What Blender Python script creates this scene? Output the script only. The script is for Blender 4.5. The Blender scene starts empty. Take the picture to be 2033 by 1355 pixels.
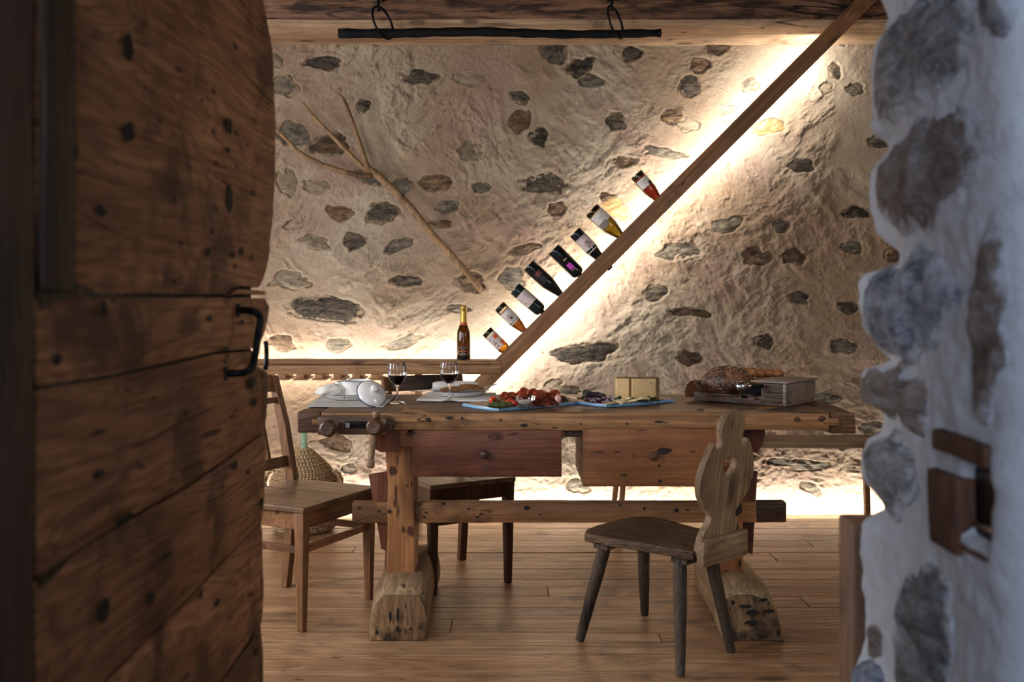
import bpy, bmesh, math, random
import numpy as np
from mathutils import Vector, Matrix, noise

random.seed(7)
SC = bpy.context.scene
COL = SC.collection

# ------------------------------------------------------------------ camera, world, lights, exposure
F = 2000.0; CX = 1016.5; HZ = 594.0; EYE = 1.2
def P(x, y, d):
    """pixel of the 2033x1355 photograph at distance d -> world point"""
    return Vector(((x - CX) * d / F, d, EYE - (y - HZ) * d / F))

cam_d = bpy.data.cameras.new('camera'); cam = bpy.data.objects.new('camera', cam_d); COL.objects.link(cam)
cam.location = (0, 0, EYE); cam.rotation_euler = (math.pi / 2, 0, 0)
cam_d.sensor_width = 36.0; cam_d.lens = F / 2033.0 * 36.0
cam_d.shift_x = 0.0; cam_d.shift_y = -(677.5 - HZ) / 2033.0
cam_d.clip_start = 0.05
cam_d.dof.use_dof = True; cam_d.dof.focus_distance = 4.3; cam_d.dof.aperture_fstop = 3.4
SC.camera = cam

SC.view_settings.view_transform = 'Standard'; SC.view_settings.look = 'None'
SC.view_settings.exposure = 0.0; SC.view_settings.gamma = 1.0
SC.view_settings.use_curve_mapping = False

wd = bpy.data.worlds.new('world'); SC.world = wd; wd.use_nodes = True
wn = wd.node_tree.nodes['Background']
wn.inputs['Color'].default_value = (0.62, 0.74, 1.0, 1); wn.inputs['Strength'].default_value = 0.22

def area(name, loc, zdir, xdir, sx, sy, power, color, spread=None):
    l = bpy.data.lights.new(name, 'AREA'); l.shape = 'RECTANGLE'; l.size = sx; l.size_y = sy
    l.energy = power; l.color = color
    if spread: l.spread = spread
    o = bpy.data.objects.new(name, l); COL.objects.link(o)
    z = -Vector(zdir).normalized(); x = Vector(xdir); x = (x - z * x.dot(z)).normalized(); y = z.cross(x)
    m = Matrix((x, y, z)).transposed().to_4x4(); m.translation = Vector(loc); o.matrix_world = m
    return o

LED = (1.0, 0.965, 0.91)
BEAM0 = P(948, 772, 5.31); BEAM1 = P(1765, -45, 5.31)
LED0 = BEAM0.lerp(BEAM1, .03); LED1 = BEAM0.lerp(BEAM1, .85); bc = (LED0 + LED1) / 2
# led strips: behind the sloping timber, behind the wall ledge, along the foot of the wall
area('led_behind_timber', (bc.x, 5.435, bc.z), (0, 1, 0), LED1 - LED0, (LED1 - LED0).length, 0.02, 33, LED)
area('led_behind_ledge', (-1.55, 5.455, 0.845), (0, 1, 0), (1, 0, 0), 2.95, 0.02, 26, LED)
area('led_wall_foot', (0.2, 5.49, 0.04), (0, 1, 0.35), (1, 0, 0), 5.6, 0.02, 50, LED)
# daylight: left window, bright hall behind the camera; two fills added at the near wall
area('daylight_left_window', (-3.25, 3.7, 1.55), (1, 0.05, -0.22), (0, 1, 0), 1.3, 1.2, 84, (0.97, 0.98, 1.0))
area('fill_near_left', (-1.9, 1.86, 1.65), (0.32, 1, -0.25), (1, 0, 0), 1.1, 1.1, 56, (0.95, 0.97, 1.0))  # fill lamp added to brighten the table front; the wall has no opening here
area('fill_near_right', (2.1, 1.86, 1.75), (-0.35, 1, -0.25), (1, 0, 0), 0.8, 0.9, 20, (1.0, 0.97, 0.92))  # weaker added fill from the front right, no window behind it
area('daylight_hall', (-0.5, -1.5, 1.8), (0.25, 1, -0.12), (1, 0, 0), 1.8, 1.8, 54, (0.66, 0.80, 1.0))

# ------------------------------------------------------------------ object helpers
def tag(o, label=None, cat=None, group=None, kind=None):
    if label: o['label'] = label
    if cat: o['category'] = cat
    if group: o['group'] = group
    if kind: o['kind'] = kind
    return o

def empty(name, loc=(0, 0, 0), rz=0.0, M=None):
    o = bpy.data.objects.new(name, None); COL.objects.link(o); o.empty_display_size = 0.05
    if M is not None: o.matrix_basis = M
    else: o.location = loc; o.rotation_euler = (0, 0, rz)
    return o

def link(name, me, mat, parent=None, smooth=False):
    if mat is not None and not len(me.materials): me.materials.append(mat)
    if smooth:
        me.polygons.foreach_set('use_smooth', [True] * len(me.polygons))
    o = bpy.data.objects.new(name, me); COL.objects.link(o)
    if parent is not None: o.parent = parent
    return o

def obj(name, bm, mat, parent=None, smooth=False, angle=None, world=False):
    """bmesh -> one object; world=True: coordinates are world ones, parent is top level (or a part of one)"""
    if world and parent is not None:
        r = parent
        while r.parent is not None: r = r.parent
        bm.transform(r.matrix_basis.inverted())
    bmesh.ops.recalc_face_normals(bm, faces=bm.faces)
    me = bpy.data.meshes.new(name); bm.to_mesh(me); bm.free()
    if angle is not None:
        me.polygons.foreach_set('use_smooth', [True] * len(me.polygons))
        me.set_sharp_from_angle(angle=math.radians(angle))
    o = link(name, me, mat, parent, smooth and angle is None)
    return o

def place(o, M): o.matrix_basis = M; return o

def copy_tree(o, parent=None):
    c = o.copy(); COL.objects.link(c); c.parent = parent
    for ch in o.children: copy_tree(ch, c)
    return c

def T(x, y, z): return Matrix.Translation((x, y, z))
def R(a, ax): return Matrix.Rotation(math.radians(a), 4, ax)
def frame(p, x=None, z=None, y=None):
    """matrix with given axes at p: z first, then x (or y) made orthogonal"""
    z = Vector(z).normalized()
    if x is not None:
        x = Vector(x); x = (x - z * x.dot(z)).normalized(); y = z.cross(x)
    else:
        y = Vector(y); y = (y - z * y.dot(z)).normalized(); x = y.cross(z)
    m = Matrix((x, y, z)).transposed().to_4x4(); m.translation = Vector(p); return m

def join(bm, tb, M=None):
    if M is not None: tb.transform(M)
    me = bpy.data.meshes.new('tmp'); tb.to_mesh(me); tb.free(); bm.from_mesh(me); bpy.data.meshes.remove(me)
    return bm

def box(bm, sx, sy, sz, M=None, bev=0.0, seg=2, wob=0.0, cut=0.0, k=6.0, seed=0.0, taper=None):
    """box centred at the origin, bevelled, cut along its long side and worn by noise"""
    t = bmesh.new(); bmesh.ops.create_cube(t, size=1.0)
    bmesh.ops.scale(t, vec=(sx, sy, sz), verts=t.verts)
    if taper:   # (fx, fy): scale of the cross-section at -z end
        for v in t.verts:
            if v.co.z < 0: v.co.x *= taper[0]; v.co.y *= taper[1]
    if bev > 0:
        bmesh.ops.bevel(t, geom=list(t.edges), offset=bev, segments=seg, profile=0.6, affect='EDGES')
    if cut > 0:
        for ax, L in enumerate((sx, sy, sz)):
            n = int(L / cut)
            if n < 2: continue
            for i in range(1, n):
                co = Vector((0, 0, 0)); co[ax] = -L / 2 + L * i / n
                no = Vector((0, 0, 0)); no[ax] = 1
                bmesh.ops.bisect_plane(t, geom=t.verts[:] + t.edges[:] + t.faces[:], plane_co=co, plane_no=no)
    if wob > 0:
        off = Vector((seed * 3.17, seed * 1.31, seed * 7.7))
        for v in t.verts:
            v.co += noise.noise_vector(v.co * k + off) * wob + noise.noise_vector(v.co * k * 3.3 + off) * wob * 0.35
    return join(bm, t, M)

def wbox(sx, sy, sz, M=None, **kw):
    return box(bmesh.new(), sx, sy, sz, M, **kw)

def span(bm, p0, p1, w, h, up=(0, 0, 1), **kw):
    """box from p0 to p1; local z along it, w across, h along `up`"""
    p0 = Vector(p0); p1 = Vector(p1); d = p1 - p0
    M = frame((p0 + p1) / 2, y=up, z=d)
    return box(bm, w, h, d.length, M, **kw)

def lathe(bm, prof, seg=32, M=None, wob=0.0):
    t = bmesh.new(); rings = []
    for r, z in prof:
        if r < 1e-5: rings.append([t.verts.new((0, 0, z))])
        else: rings.append([t.verts.new((r * math.cos(2 * math.pi * i / seg), r * math.sin(2 * math.pi * i / seg), z)) for i in range(seg)])
    for a, b in zip(rings[:-1], rings[1:]):
        for i in range(seg):
            j = (i + 1) % seg
            if len(a) == 1 and len(b) == 1: continue
            if len(a) == 1: t.faces.new((a[0], b[j], b[i]))
            elif len(b) == 1: t.faces.new((a[i], a[j], b[0]))
            else: t.faces.new((a[i], a[j], b[j], b[i]))
    if wob > 0:
        for v in t.verts: v.co += noise.noise_vector(v.co * 20) * wob
    return join(bm, t, M)

def tube(bm, pts, radii, seg=10, M=None, closed=False, flat=1.0):
    t = bmesh.new(); pts = [Vector(p) for p in pts]; n = len(pts)
    if not hasattr(radii, '__len__'): radii = [radii] * n
    rings = []; prev = None
    for i, p in enumerate(pts):
        if closed: d = pts[(i + 1) % n] - pts[(i - 1) % n]
        else: d = pts[min(i + 1, n - 1)] - pts[max(i - 1, 0)]
        d.normalize()
        if prev is None:
            a = Vector((0, 0, 1)) if abs(d.z) < 0.9 else Vector((1, 0, 0))
            u = a.cross(d).normalized()
        else: u = (prev - d * prev.dot(d)).normalized()
        prev = u; v = d.cross(u)
        rings.append([t.verts.new(p + (u * math.cos(2 * math.pi * k / seg) + v * math.sin(2 * math.pi * k / seg) * flat) * radii[i]) for k in range(seg)])
    pairs = list(zip(rings[:-1], rings[1:]))
    if closed: pairs.append((rings[-1], rings[0]))
    for a, b in pairs:
        for k in range(seg):
            j = (k + 1) % seg; t.faces.new((a[k], a[j], b[j], b[k]))
    if not closed:
        t.faces.new(rings[0][::-1]); t.faces.new(rings[-1])
    return join(bm, t, M)

def prism(bm, outline, th, M=None, bev=0.0, holes=None):
    """2-D outline in xy extruded by th along z (centred)"""
    t = bmesh.new()
    vs = [t.verts.new((x, y, -th / 2)) for x, y in outline]
    es = [t.edges.new((vs[i], vs[(i + 1) % len(vs)])) for i in range(len(vs))]
    if holes:
        for h in holes:
            hv = [t.verts.new((x, y, -th / 2)) for x, y in h]
            es += [t.edges.new((hv[i], hv[(i + 1) % len(hv)])) for i in range(len(hv))]
        r = bmesh.ops.triangle_fill(t, use_beauty=True, edges=es)
        fs = [f for f in t.faces]
    else:
        fs = [t.faces.new(vs)]
    r = bmesh.ops.extrude_face_region(t, geom=fs)
    bmesh.ops.translate(t, vec=(0, 0, th), verts=[g for g in r['geom'] if isinstance(g, bmesh.types.BMVert)])
    bmesh.ops.recalc_face_normals(t, faces=t.faces)
    if bev > 0:
        sh = [e for e in t.edges if len(e.link_faces) == 2 and e.calc_face_angle(0) > 1.0 and
              abs((e.verts[0].co.z - e.verts[1].co.z)) < 1e-6]
        bmesh.ops.bevel(t, geom=sh, offset=bev, segments=2, profile=0.6, affect='EDGES')
    return join(bm, t, M)

def blob(bm, rx, ry, rz, M=None, sub=3, wob=0.1, k=1.5, seed=0.0, flatb=None):
    t = bmesh.new(); bmesh.ops.create_icosphere(t, subdivisions=sub, radius=1.0)
    off = Vector((seed * 5.1, seed * 2.3, seed))
    for v in t.verts:
        f = 1 + wob * (noise.noise(v.co * k + off) + 0.5 * noise.noise(v.co * k * 2.3 + off))
        v.co = Vector((v.co.x * rx * f, v.co.y * ry * f, v.co.z * rz * f))
        if flatb is not None and v.co.z < flatb: v.co.z = flatb + (v.co.z - flatb) * 0.15
    return join(bm, t, M)

# numpy value noise -----------------------------------------------------------
def _h(ix, iy, s):
    n = (ix * 374761393 + iy * 668265263 + s * 1442695041) & 0x7fffffff
    n = ((n ^ (n >> 13)) * 1274126177) & 0x7fffffff
    n = ((n ^ (n >> 15)) * 1103515245) & 0x7fffffff
    return ((n ^ (n >> 14)) & 0xffff) / 32767.5 - 1.0
def vn(x, y, s=0):
    x = np.asarray(x, float); y = np.asarray(y, float)
    ix = np.floor(x).astype(np.int64); iy = np.floor(y).astype(np.int64)
    fx = x - ix; fy = y - iy
    ux = fx * fx * fx * (fx * (fx * 6 - 15) + 10); uy = fy * fy * fy * (fy * (fy * 6 - 15) + 10)
    a = _h(ix, iy, s); b = _h(ix + 1, iy, s); c = _h(ix, iy + 1, s); d = _h(ix + 1, iy + 1, s)
    return (a + (b - a) * ux) * (1 - uy) + (c + (d - c) * ux) * uy
def fbm(x, y, o=4, s=0, g=0.5):
    r = 0; a = 1.0; t = 0
    for i in range(o):
        r = r + a * vn(x, y, s + i * 11); t += a; x = x * 2.03 + 3.1; y = y * 2.03 + 1.7; a *= g
    return r / t
def ridge(x, y, o=3, s=0):
    r = 0; a = 1.0; t = 0
    for i in range(o):
        r = r + a * (1 - np.abs(vn(x, y, s + i * 7)) * 1.6); t += a; x = x * 2.1 + 5.1; y = y * 2.1 + 2.7; a *= 0.5
    return r / t
def sstep(a, b, x):
    t = np.clip((x - a) / (b - a), 0, 1); return t * t * (3 - 2 * t)

def grid_mesh(name, X, Y, Z):
    """2-D numpy arrays -> mesh of quads"""
    n, m = X.shape
    co = np.stack([X, Y, Z], -1).reshape(-1, 3).astype(np.float32)
    i = np.arange((n - 1) * (m - 1)); r = i // (m - 1); c = i % (m - 1)
    a = r * m + c
    q = np.stack([a, a + 1, a + m + 1, a + m], -1).astype(np.int32)
    me = bpy.data.meshes.new(name)
    me.vertices.add(len(co)); me.vertices.foreach_set('co', co.ravel())
    me.loops.add(q.size); me.loops.foreach_set('vertex_index', q.ravel())
    me.polygons.add(len(q)); me.polygons.foreach_set('loop_start', np.arange(0, q.size, 4, dtype=np.int32))
    me.polygons.foreach_set('loop_total', np.full(len(q), 4, dtype=np.int32))
    me.update(calc_edges=True); me.validate()
    return me

# ------------------------------------------------------------------ materials
def C(r, g, b): # sRGB 0-255 -> linear
    def f(c):
        c /= 255.0
        return c / 12.92 if c <= 0.04045 else ((c + 0.055) / 1.055) ** 2.4
    return (f(r), f(g), f(b), 1.0)

class NT:
    def __init__(s, name):
        s.m = bpy.data.materials.new(name); s.m.use_nodes = True; s.t = s.m.node_tree
        s.t.nodes.clear()
        s.out = s.n('ShaderNodeOutputMaterial'); s.b = s.n('ShaderNodeBsdfPrincipled')
        s.t.links.new(s.b.outputs[0], s.out.inputs[0])
    def n(s, typ, **kw):
        nd = s.t.nodes.new(typ)
        for k, v in kw.items(): setattr(nd, k, v)
        return nd
    def set(s, sock, v):
        if isinstance(v, bpy.types.NodeSocket): s.t.links.new(v, sock)
        elif v is not None: sock.default_value = v
    def p(s, **kw):
        for k, v in kw.items(): s.set(s.b.inputs[k.replace('_', ' ')], v)
    def coord(s, which='Object', scale=(1, 1, 1), rnd=True, rot=(0, 0, 0)):
        tc = s.n('ShaderNodeTexCoord').outputs[which]
        if rnd:
            oi = s.n('ShaderNodeObjectInfo'); sc = s.n('ShaderNodeVectorMath', operation='MULTIPLY_ADD')
            cb = s.n('ShaderNodeCombineXYZ'); 
            for i in range(3): s.t.links.new(oi.outputs['Random'], cb.inputs[i])
            s.t.links.new(cb.outputs[0], sc.inputs[0]); sc.inputs[1].default_value = (13.1, 7.7, 19.3); s.t.links.new(tc, sc.inputs[2])
            tc = sc.outputs[0]
        mp = s.n('ShaderNodeMapping'); s.t.links.new(tc, mp.inputs[0]); mp.inputs['Scale'].default_value = scale
        mp.inputs['Rotation'].default_value = rot
        return mp.outputs[0]
    def noise(s, v, scale, detail=4, rough=0.5, dist=0.0):
        n = s.n('ShaderNodeTexNoise'); s.set(n.inputs['Vector'], v); n.inputs['Scale'].default_value = scale
        n.inputs['Detail'].default_value = detail; n.inputs['Roughness'].default_value = rough; n.inputs['Distortion'].default_value = dist
        return n.outputs['Fac']
    def vor(s, v, scale, feature='F1', out='Distance', rand=1.0):
        n = s.n('ShaderNodeTexVoronoi', feature=feature); s.set(n.inputs['Vector'], v); n.inputs['Scale'].default_value = scale
        n.inputs['Randomness'].default_value = rand
        return n.outputs[out]
    def math(s, op, a, b=None, c=None, clamp=False):
        n = s.n('ShaderNodeMath', operation=op, use_clamp=clamp); s.set(n.inputs[0], a)
        if b is not None: s.set(n.inputs[1], b)
        if c is not None: s.set(n.inputs[2], c)
        return n.outputs[0]
    def ramp(s, f, lo, hi, a=0.0, b=1.0):
        n = s.n('ShaderNodeMapRange'); n.clamp = True; s.set(n.inputs[0], f)
        n.inputs[1].default_value = lo; n.inputs[2].default_value = hi; n.inputs[3].default_value = a; n.inputs[4].default_value = b
        return n.outputs[0]
    def mix(s, f, a, b, mode='MIX'):
        n = s.n('ShaderNodeMix', data_type='RGBA', blend_type=mode); s.set(n.inputs[0], f); s.set(n.inputs[6], a); s.set(n.inputs[7], b)
        return n.outputs[2]
    def bump(s, h, strength=0.5, dist=0.01, base=None):
        n = s.n('ShaderNodeBump'); n.inputs['Strength'].default_value = strength; n.inputs['Distance'].default_value = dist
        s.set(n.inputs['Height'], h)
        if base is not None: s.t.links.new(base, n.inputs['Normal'])
        return n.outputs[0]

def wood(name, light, dark, axis='X', grain=1.0, knots=0.0, stains=0.0, pits=0.3, rough=0.6, bump=0.4, stain_col=None,
         cracks=0.0, ring=0.5, spec=0.3, var=0.25, stain_scale=2.2, holes=0.5, stain_st=None, sat=0.97):
    """old softwood: figure along `axis` of the object, knots, stains, worm holes, drying cracks"""
    w = NT(name); L = {'X': 0, 'Y': 1, 'Z': 2}[axis]
    def sc(along, across):
        v = [across] * 3; v[L] = along; return tuple(v)
    g = grain
    v1 = w.coord(scale=sc(0.9 * g, 5.5 * g)); v2 = w.coord(scale=sc(1.6 * g, 60 * g)); v3 = w.coord(scale=sc(1, 1)); v4 = w.coord(scale=sc(12, 48)); v5 = w.coord(scale=sc(4 * g, 170 * g))
    n0 = w.noise(v1, 1.0, 3, 0.5, 0.5)
    rings = w.math('PINGPONG', w.math('MULTIPLY', n0, 15.0), 0.5)
    rings = w.ramp(rings, 0.02, 0.42, 0, 1)
    fine = w.noise(v2, 1.0, 4, 0.6)
    broad = w.noise(v1, 0.6, 4, 0.55)
    col = w.mix(w.ramp(broad, 0.35, 0.66), dark, light)
    dk = tuple(c * 0.55 for c in dark[:3]) + (1,)
    col = w.mix(w.math('MULTIPLY', w.math('SUBTRACT', 1.0, rings), ring * 0.62), col, dk)
    col = w.mix(w.ramp(fine, 0.44, 0.68, 0, 0.75), col, dk)
    hair = w.noise(v5, 1.0, 3, 0.6)
    col = w.mix(w.ramp(hair, 0.50, 0.66, 0, 0.55), col, dk)
    col = w.mix(w.ramp(w.noise(v3, 5.0, 4, 0.6), 0.42, 0.66, 0, 0.38), col, dk)
    h = w.math('ADD', w.math('MULTIPLY', fine, -0.6), w.math('MULTIPLY', rings, 0.35))
    if knots > 0:
        vk = w.coord(scale=sc(2.6, 7.0)); dK = w.vor(vk, 1.0)
        kf = w.ramp(w.math('ADD', dK, w.math('MULTIPLY', fine, 0.06)), 0.12, 0.12 * knots + 0.16, 1, 0)
        col = w.mix(w.math('MULTIPLY', kf, 0.85), col, tuple(c * 0.3 for c in dark[:3]) + (1,))
    if stains > 0:
        ns = w.noise(w.coord(scale=sc(*stain_st)) if stain_st else v3, stain_scale, 5, 0.62, 0.4)
        sf = w.ramp(ns, 0.585 - 0.10 * stains, 0.67 - 0.06 * stains, 0, 0.88)
        col = w.mix(sf, col, stain_col or tuple(c * 0.28 for c in dark[:3]) + (1,))
    if pits > 0:
        np_ = w.noise(v4, 1.0, 2, 0.5)
        pf = w.ramp(np_, 0.72 - 0.06 * pits, 0.78, 0, 0.9)
        col = w.mix(pf, col, tuple(c * 0.15 for c in dark[:3]) + (1,))
        h = w.math('SUBTRACT', h, pf)
    if holes > 0:
        vh = w.coord(scale=sc(7, 20)); vn_ = w.n('ShaderNodeTexVoronoi'); w.set(vn_.inputs['Vector'], vh); vn_.inputs['Scale'].default_value = 1.0
        sel = w.n('ShaderNodeSeparateColor'); w.t.links.new(vn_.outputs['Color'], sel.inputs[0])
        rad = w.ramp(sel.outputs[0], 1.0 - 0.6 * holes, 1.0, 0.0, 0.17)
        hf = w.ramp(w.math('SUBTRACT', rad, vn_.outputs['Distance']), 0.0, 0.05, 0, 0.92)
        col = w.mix(hf, col, tuple(c * 0.14 for c in dark[:3]) + (1,)); h = w.math('SUBTRACT', h, hf)
    if cracks > 0:
        vc = w.coord(scale=sc(0.55, 6.0)); nc = w.noise(vc, 1.0, 3, 0.5, 0.3)
        cf = w.ramp(w.math('ABSOLUTE', w.math('SUBTRACT', nc, 0.5)), 0.0, 0.009 * cracks, 1, 0)
        msk = w.ramp(w.noise(v3, 1.1, 2), 0.48, 0.56)
        cf = w.math('MULTIPLY', cf, msk)
        col = w.mix(cf, col, tuple(c * 0.1 for c in dark[:3]) + (1,)); h = w.math('SUBTRACT', h, w.math('MULTIPLY', cf, 2.0))
    oi = w.n('ShaderNodeObjectInfo')
    hs = w.n('ShaderNodeHueSaturation'); w.set(hs.inputs['Color'], col); hs.inputs['Saturation'].default_value = sat
    w.set(hs.inputs['Value'], w.ramp(oi.outputs['Random'], 0, 1, 1 - var, 1 + var * 0.8))
    w.p(Base_Color=hs.outputs[0], Roughness=w.ramp(fine, 0.2, 0.8, rough - 0.1, rough + 0.15), Normal=w.bump(h, bump, 0.006))
    w.b.inputs['Specular IOR Level'].default_value = spec
    return w.m

def plain(name, col, rough=0.5, metal=0.0, spec=0.5, nscale=0, namt=0.15, bump=0.0, trans=0.0, ior=1.45, coat=0.0, sss=0.0):
    w = NT(name); w.p(Roughness=rough, Metallic=metal)
    w.b.inputs['Specular IOR Level'].default_value = spec; w.b.inputs['IOR'].default_value = ior
    w.b.inputs['Transmission Weight'].default_value = trans; w.b.inputs['Coat Weight'].default_value = coat
    if sss: w.b.inputs['Subsurface Weight'].default_value = sss; w.b.inputs['Subsurface Scale'].default_value = 0.01
    if nscale:
        v = w.coord(); nz = w.noise(v, nscale, 5, 0.6)
        dk = tuple(c * (1 - namt * 2) for c in col[:3]) + (1,)
        lt = tuple(min(1, c * (1 + namt)) for c in col[:3]) + (1,)
        w.p(Base_Color=w.mix(w.ramp(nz, 0.3, 0.7), dk, lt))
        if bump: w.p(Normal=w.bump(nz, bump, 0.004))
    else: w.p(Base_Color=col)
    return w.m

def thin_glass(name, tint, edge=0.5):
    w = NT(name); t = w.n('ShaderNodeBsdfTransparent'); g = w.n('ShaderNodeBsdfGlossy'); mx = w.n('ShaderNodeMixShader')
    g.inputs['Roughness'].default_value = 0.01; g.inputs['Color'].default_value = (1, 1, 1, 1)
    lw = w.n('ShaderNodeLayerWeight'); lw.inputs['Blend'].default_value = 0.35; fr = w.n('ShaderNodeFresnel'); fr.inputs['IOR'].default_value = 1.5
    f3 = w.math('POWER', lw.outputs['Facing'], 5.0)
    tc = w.mix(w.math('MULTIPLY', w.math('POWER', lw.outputs['Facing'], 2.5), 0.85), tint, tuple(c ** 2.2 * 0.45 for c in tint[:3]) + (1,))
    w.set(t.inputs['Color'], tc)
    w.set(mx.inputs[0], w.math('ADD', w.math('MULTIPLY', fr.outputs[0], 0.9), w.math('MULTIPLY', f3, edge * 0.3), clamp=True))
    w.t.links.new(t.outputs[0], mx.inputs[1]); w.t.links.new(g.outputs[0], mx.inputs[2]); w.t.links.new(mx.outputs[0], w.out.inputs[0])
    return w.m

def plaster(name, cols, scale=1.0, bump=0.6, fine=90):
    w = NT(name); v = w.coord(rnd=False); 
    a = w.noise(v, 0.9 * scale, 4, 0.55, 0.3); b = w.noise(v, 2.3 * scale, 5, 0.6); c = w.noise(v, 9 * scale, 6, 0.65)
    col = w.mix(w.ramp(a, 0.42, 0.60), cols[0], cols[1])
    col = w.mix(w.ramp(b, 0.50, 0.66, 0, 0.75), col, cols[2])
    col = w.mix(w.ramp(c, 0.55, 0.78, 0, 0.5), col, cols[3])
    sp = w.noise(v, 55, 3, 0.6); col = w.mix(w.ramp(sp, 0.70, 0.76, 0, 0.55), col, tuple(x * 0.35 for x in cols[0][:3]) + (1,))
    h1 = w.noise(v, 26, 6, 0.7, 0.6); h2 = w.noise(v, fine, 4, 0.65)
    hh = w.math('ADD', h1, w.math('MULTIPLY', h2, 0.45))
    w.p(Base_Color=col, Roughness=0.92, Normal=w.bump(hh, bump, 0.012)); w.b.inputs['Specular IOR Level'].default_value = 0.15
    return w.m

def stone(name, c1, c2, dust, damt=0.35, scale=1.0, bump=0.9):
    w = NT(name); v = w.coord(); v2 = w.coord(scale=(1, 1, 2.6))
    a = w.noise(v2, 14 * scale, 6, 0.65, 0.8); b = w.noise(v, 40 * scale, 5, 0.7); c = w.noise(v, 7 * scale, 4, 0.6, 0.4)
    col = w.mix(w.ramp(a, 0.36, 0.64), c1, c2)
    vein = w.ramp(w.math('ABSOLUTE', w.math('SUBTRACT', w.noise(v2, 9 * scale, 4, 0.6, 1.0), 0.5)), 0.0, 0.03, 0.35, 0)
    col = w.mix(vein, col, dust)
    col = w.mix(w.ramp(c, 0.66 - 0.2 * damt, 0.78 - 0.1 * damt, 0, 0.85), col, dust)
    rim = w.n('ShaderNodeAttribute', attribute_name='rim')
    e = w.math('ADD', rim.outputs['Fac'], w.math('MULTIPLY', w.math('SUBTRACT', b, 0.5), 1.1)); e = w.math('ADD', e, w.math('MULTIPLY', w.math('SUBTRACT', c, 0.5), 0.9))
    hs = w.n('ShaderNodeHueSaturation'); w.set(hs.inputs['Color'], col); oi = w.n('ShaderNodeObjectInfo')
    w.set(hs.inputs['Value'], w.ramp(oi.outputs['Random'], 0, 1, 0.7, 1.3))
    fin = w.mix(w.ramp(e, 0.80, 0.98, 0, 0.9), hs.outputs[0], dust)
    w.p(Base_Color=fin, Roughness=0.8, Normal=w.bump(w.math('ADD', a, w.math('MULTIPLY', b, 0.5)), bump, 0.015))
    w.b.inputs['Specular IOR Level'].default_value = 0.3
    return w.m

M = {}
M['floor'] = wood('floor_boards', C(186, 146, 106), C(138, 98, 64), 'X', 0.9, knots=0.5, stains=0.25, pits=0.8, rough=0.40, bump=0.35, var=0.10, ring=0.8, spec=0.45, holes=0.9)
M['bench'] = wood('bench_pine', C(192, 140, 88), C(146, 98, 56), 'X', 1.0, holes=0.9, knots=0.8, stains=0.40, pits=0.6, rough=0.5, bump=0.35, cracks=0.5)
M['rail'] = wood('trestle_rail', C(206, 150, 94), C(156, 104, 60), 'X', 1.0, holes=1.0, knots=0.9, stains=0.35, pits=0.5, rough=0.5, bump=0.35, cracks=0.8, var=0.02)
M['knot'] = plain('knot', C(44, 26, 17), 0.7, nscale=120, namt=0.3); M['knot_red'] = plain('red_knot', C(86, 46, 26), 0.6, nscale=90, namt=0.3); M['soot'] = plain('soot_stain', C(30, 24, 20), 0.8, nscale=120, namt=0.3)
M['bench_top'] = wood('bench_top', C(150, 112, 76), C(102, 70, 42), 'X', 1.0, knots=0.4, stains=0.8, pits=0.9, rough=0.42, bump=0.5, cracks=0.8, spec=0.45)
M['bench_dark'] = wood('bench_dark', C(132, 92, 60), C(84, 54, 34), 'X', 1.4, knots=0.4, stains=0.5, pits=0.8, rough=0.5, bump=0.6, cracks=0.8)
M['red_wood'] = wood('drawer_red', C(142, 84, 52), C(92, 48, 28), 'X', 0.9, knots=1.3, stains=0.35, pits=0.4, rough=0.45, bump=0.25, var=0.08)
M['drawer_wood'] = wood('drawer_tan', C(190, 128, 74), C(140, 86, 44), 'X', 0.9, knots=0.9, stains=0.45, pits=0.4, rough=0.5, bump=0.25, var=0.08)
M['drawer_side'] = wood('drawer_side_pale', C(196, 160, 118), C(160, 122, 80), 'Y', 0.9, knots=0.3, pits=0.3, rough=0.6)
M['post'] = wood('trestle_post', C(206, 146, 88), C(158, 100, 54), 'Z', 0.8, knots=1.3, stains=0.3, pits=0.5, rough=0.5, bump=0.3, cracks=0.9, var=0.06, holes=0.9)
M['key'] = wood('wedge_key', C(150, 92, 56), C(104, 58, 32), 'Z', 1.0, knots=0.6, stains=0.25, pits=0.3, rough=0.5)
M['foot'] = wood('hewn_log', C(186, 156, 118), C(136, 106, 74), 'Y', 0.8, knots=0.3, stains=0.3, pits=0.7, rough=0.75, bump=0.7, cracks=1.6, var=0.05)
M['foot_end'] = wood('hewn_log_end', C(160, 122, 82), C(112, 80, 50), 'Z', 1.2, knots=0.0, stains=0.95, pits=1.0, rough=0.75, bump=0.5, stain_col=C(34, 26, 20), stain_scale=9, var=0.02)
M['chair_wood'] = wood('chair_oak', C(160, 112, 70), C(110, 72, 42), 'Z', 1.2, knots=0.2, stains=0.1, pits=0.15, rough=0.42, bump=0.12, var=0.1, spec=0.45)
M['chair_seat'] = wood('chair_seat', C(146, 112, 80), C(112, 82, 56), 'Y', 1.2, knots=0.1, stains=0.2, pits=0.15, rough=0.36, bump=0.1, var=0.05, spec=0.5)
M['chair_rail'] = wood('chair_rail', C(160, 110, 68), C(112, 72, 42), 'X', 1.2, knots=0.2, stains=0.1, pits=0.15, rough=0.42, bump=0.12, var=0.1, spec=0.45)
M['walnut'] = wood('walnut_rail', C(78, 46, 28), C(44, 24, 15), 'X', 1.2, stains=0.2, pits=0.2, rough=0.4, bump=0.12, var=0.05)
M['walnut_leg'] = wood('walnut_leg', C(118, 78, 46), C(72, 44, 26), 'Z', 1.2, stains=0.2, pits=0.2, rough=0.42, bump=0.12, var=0.1)
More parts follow.
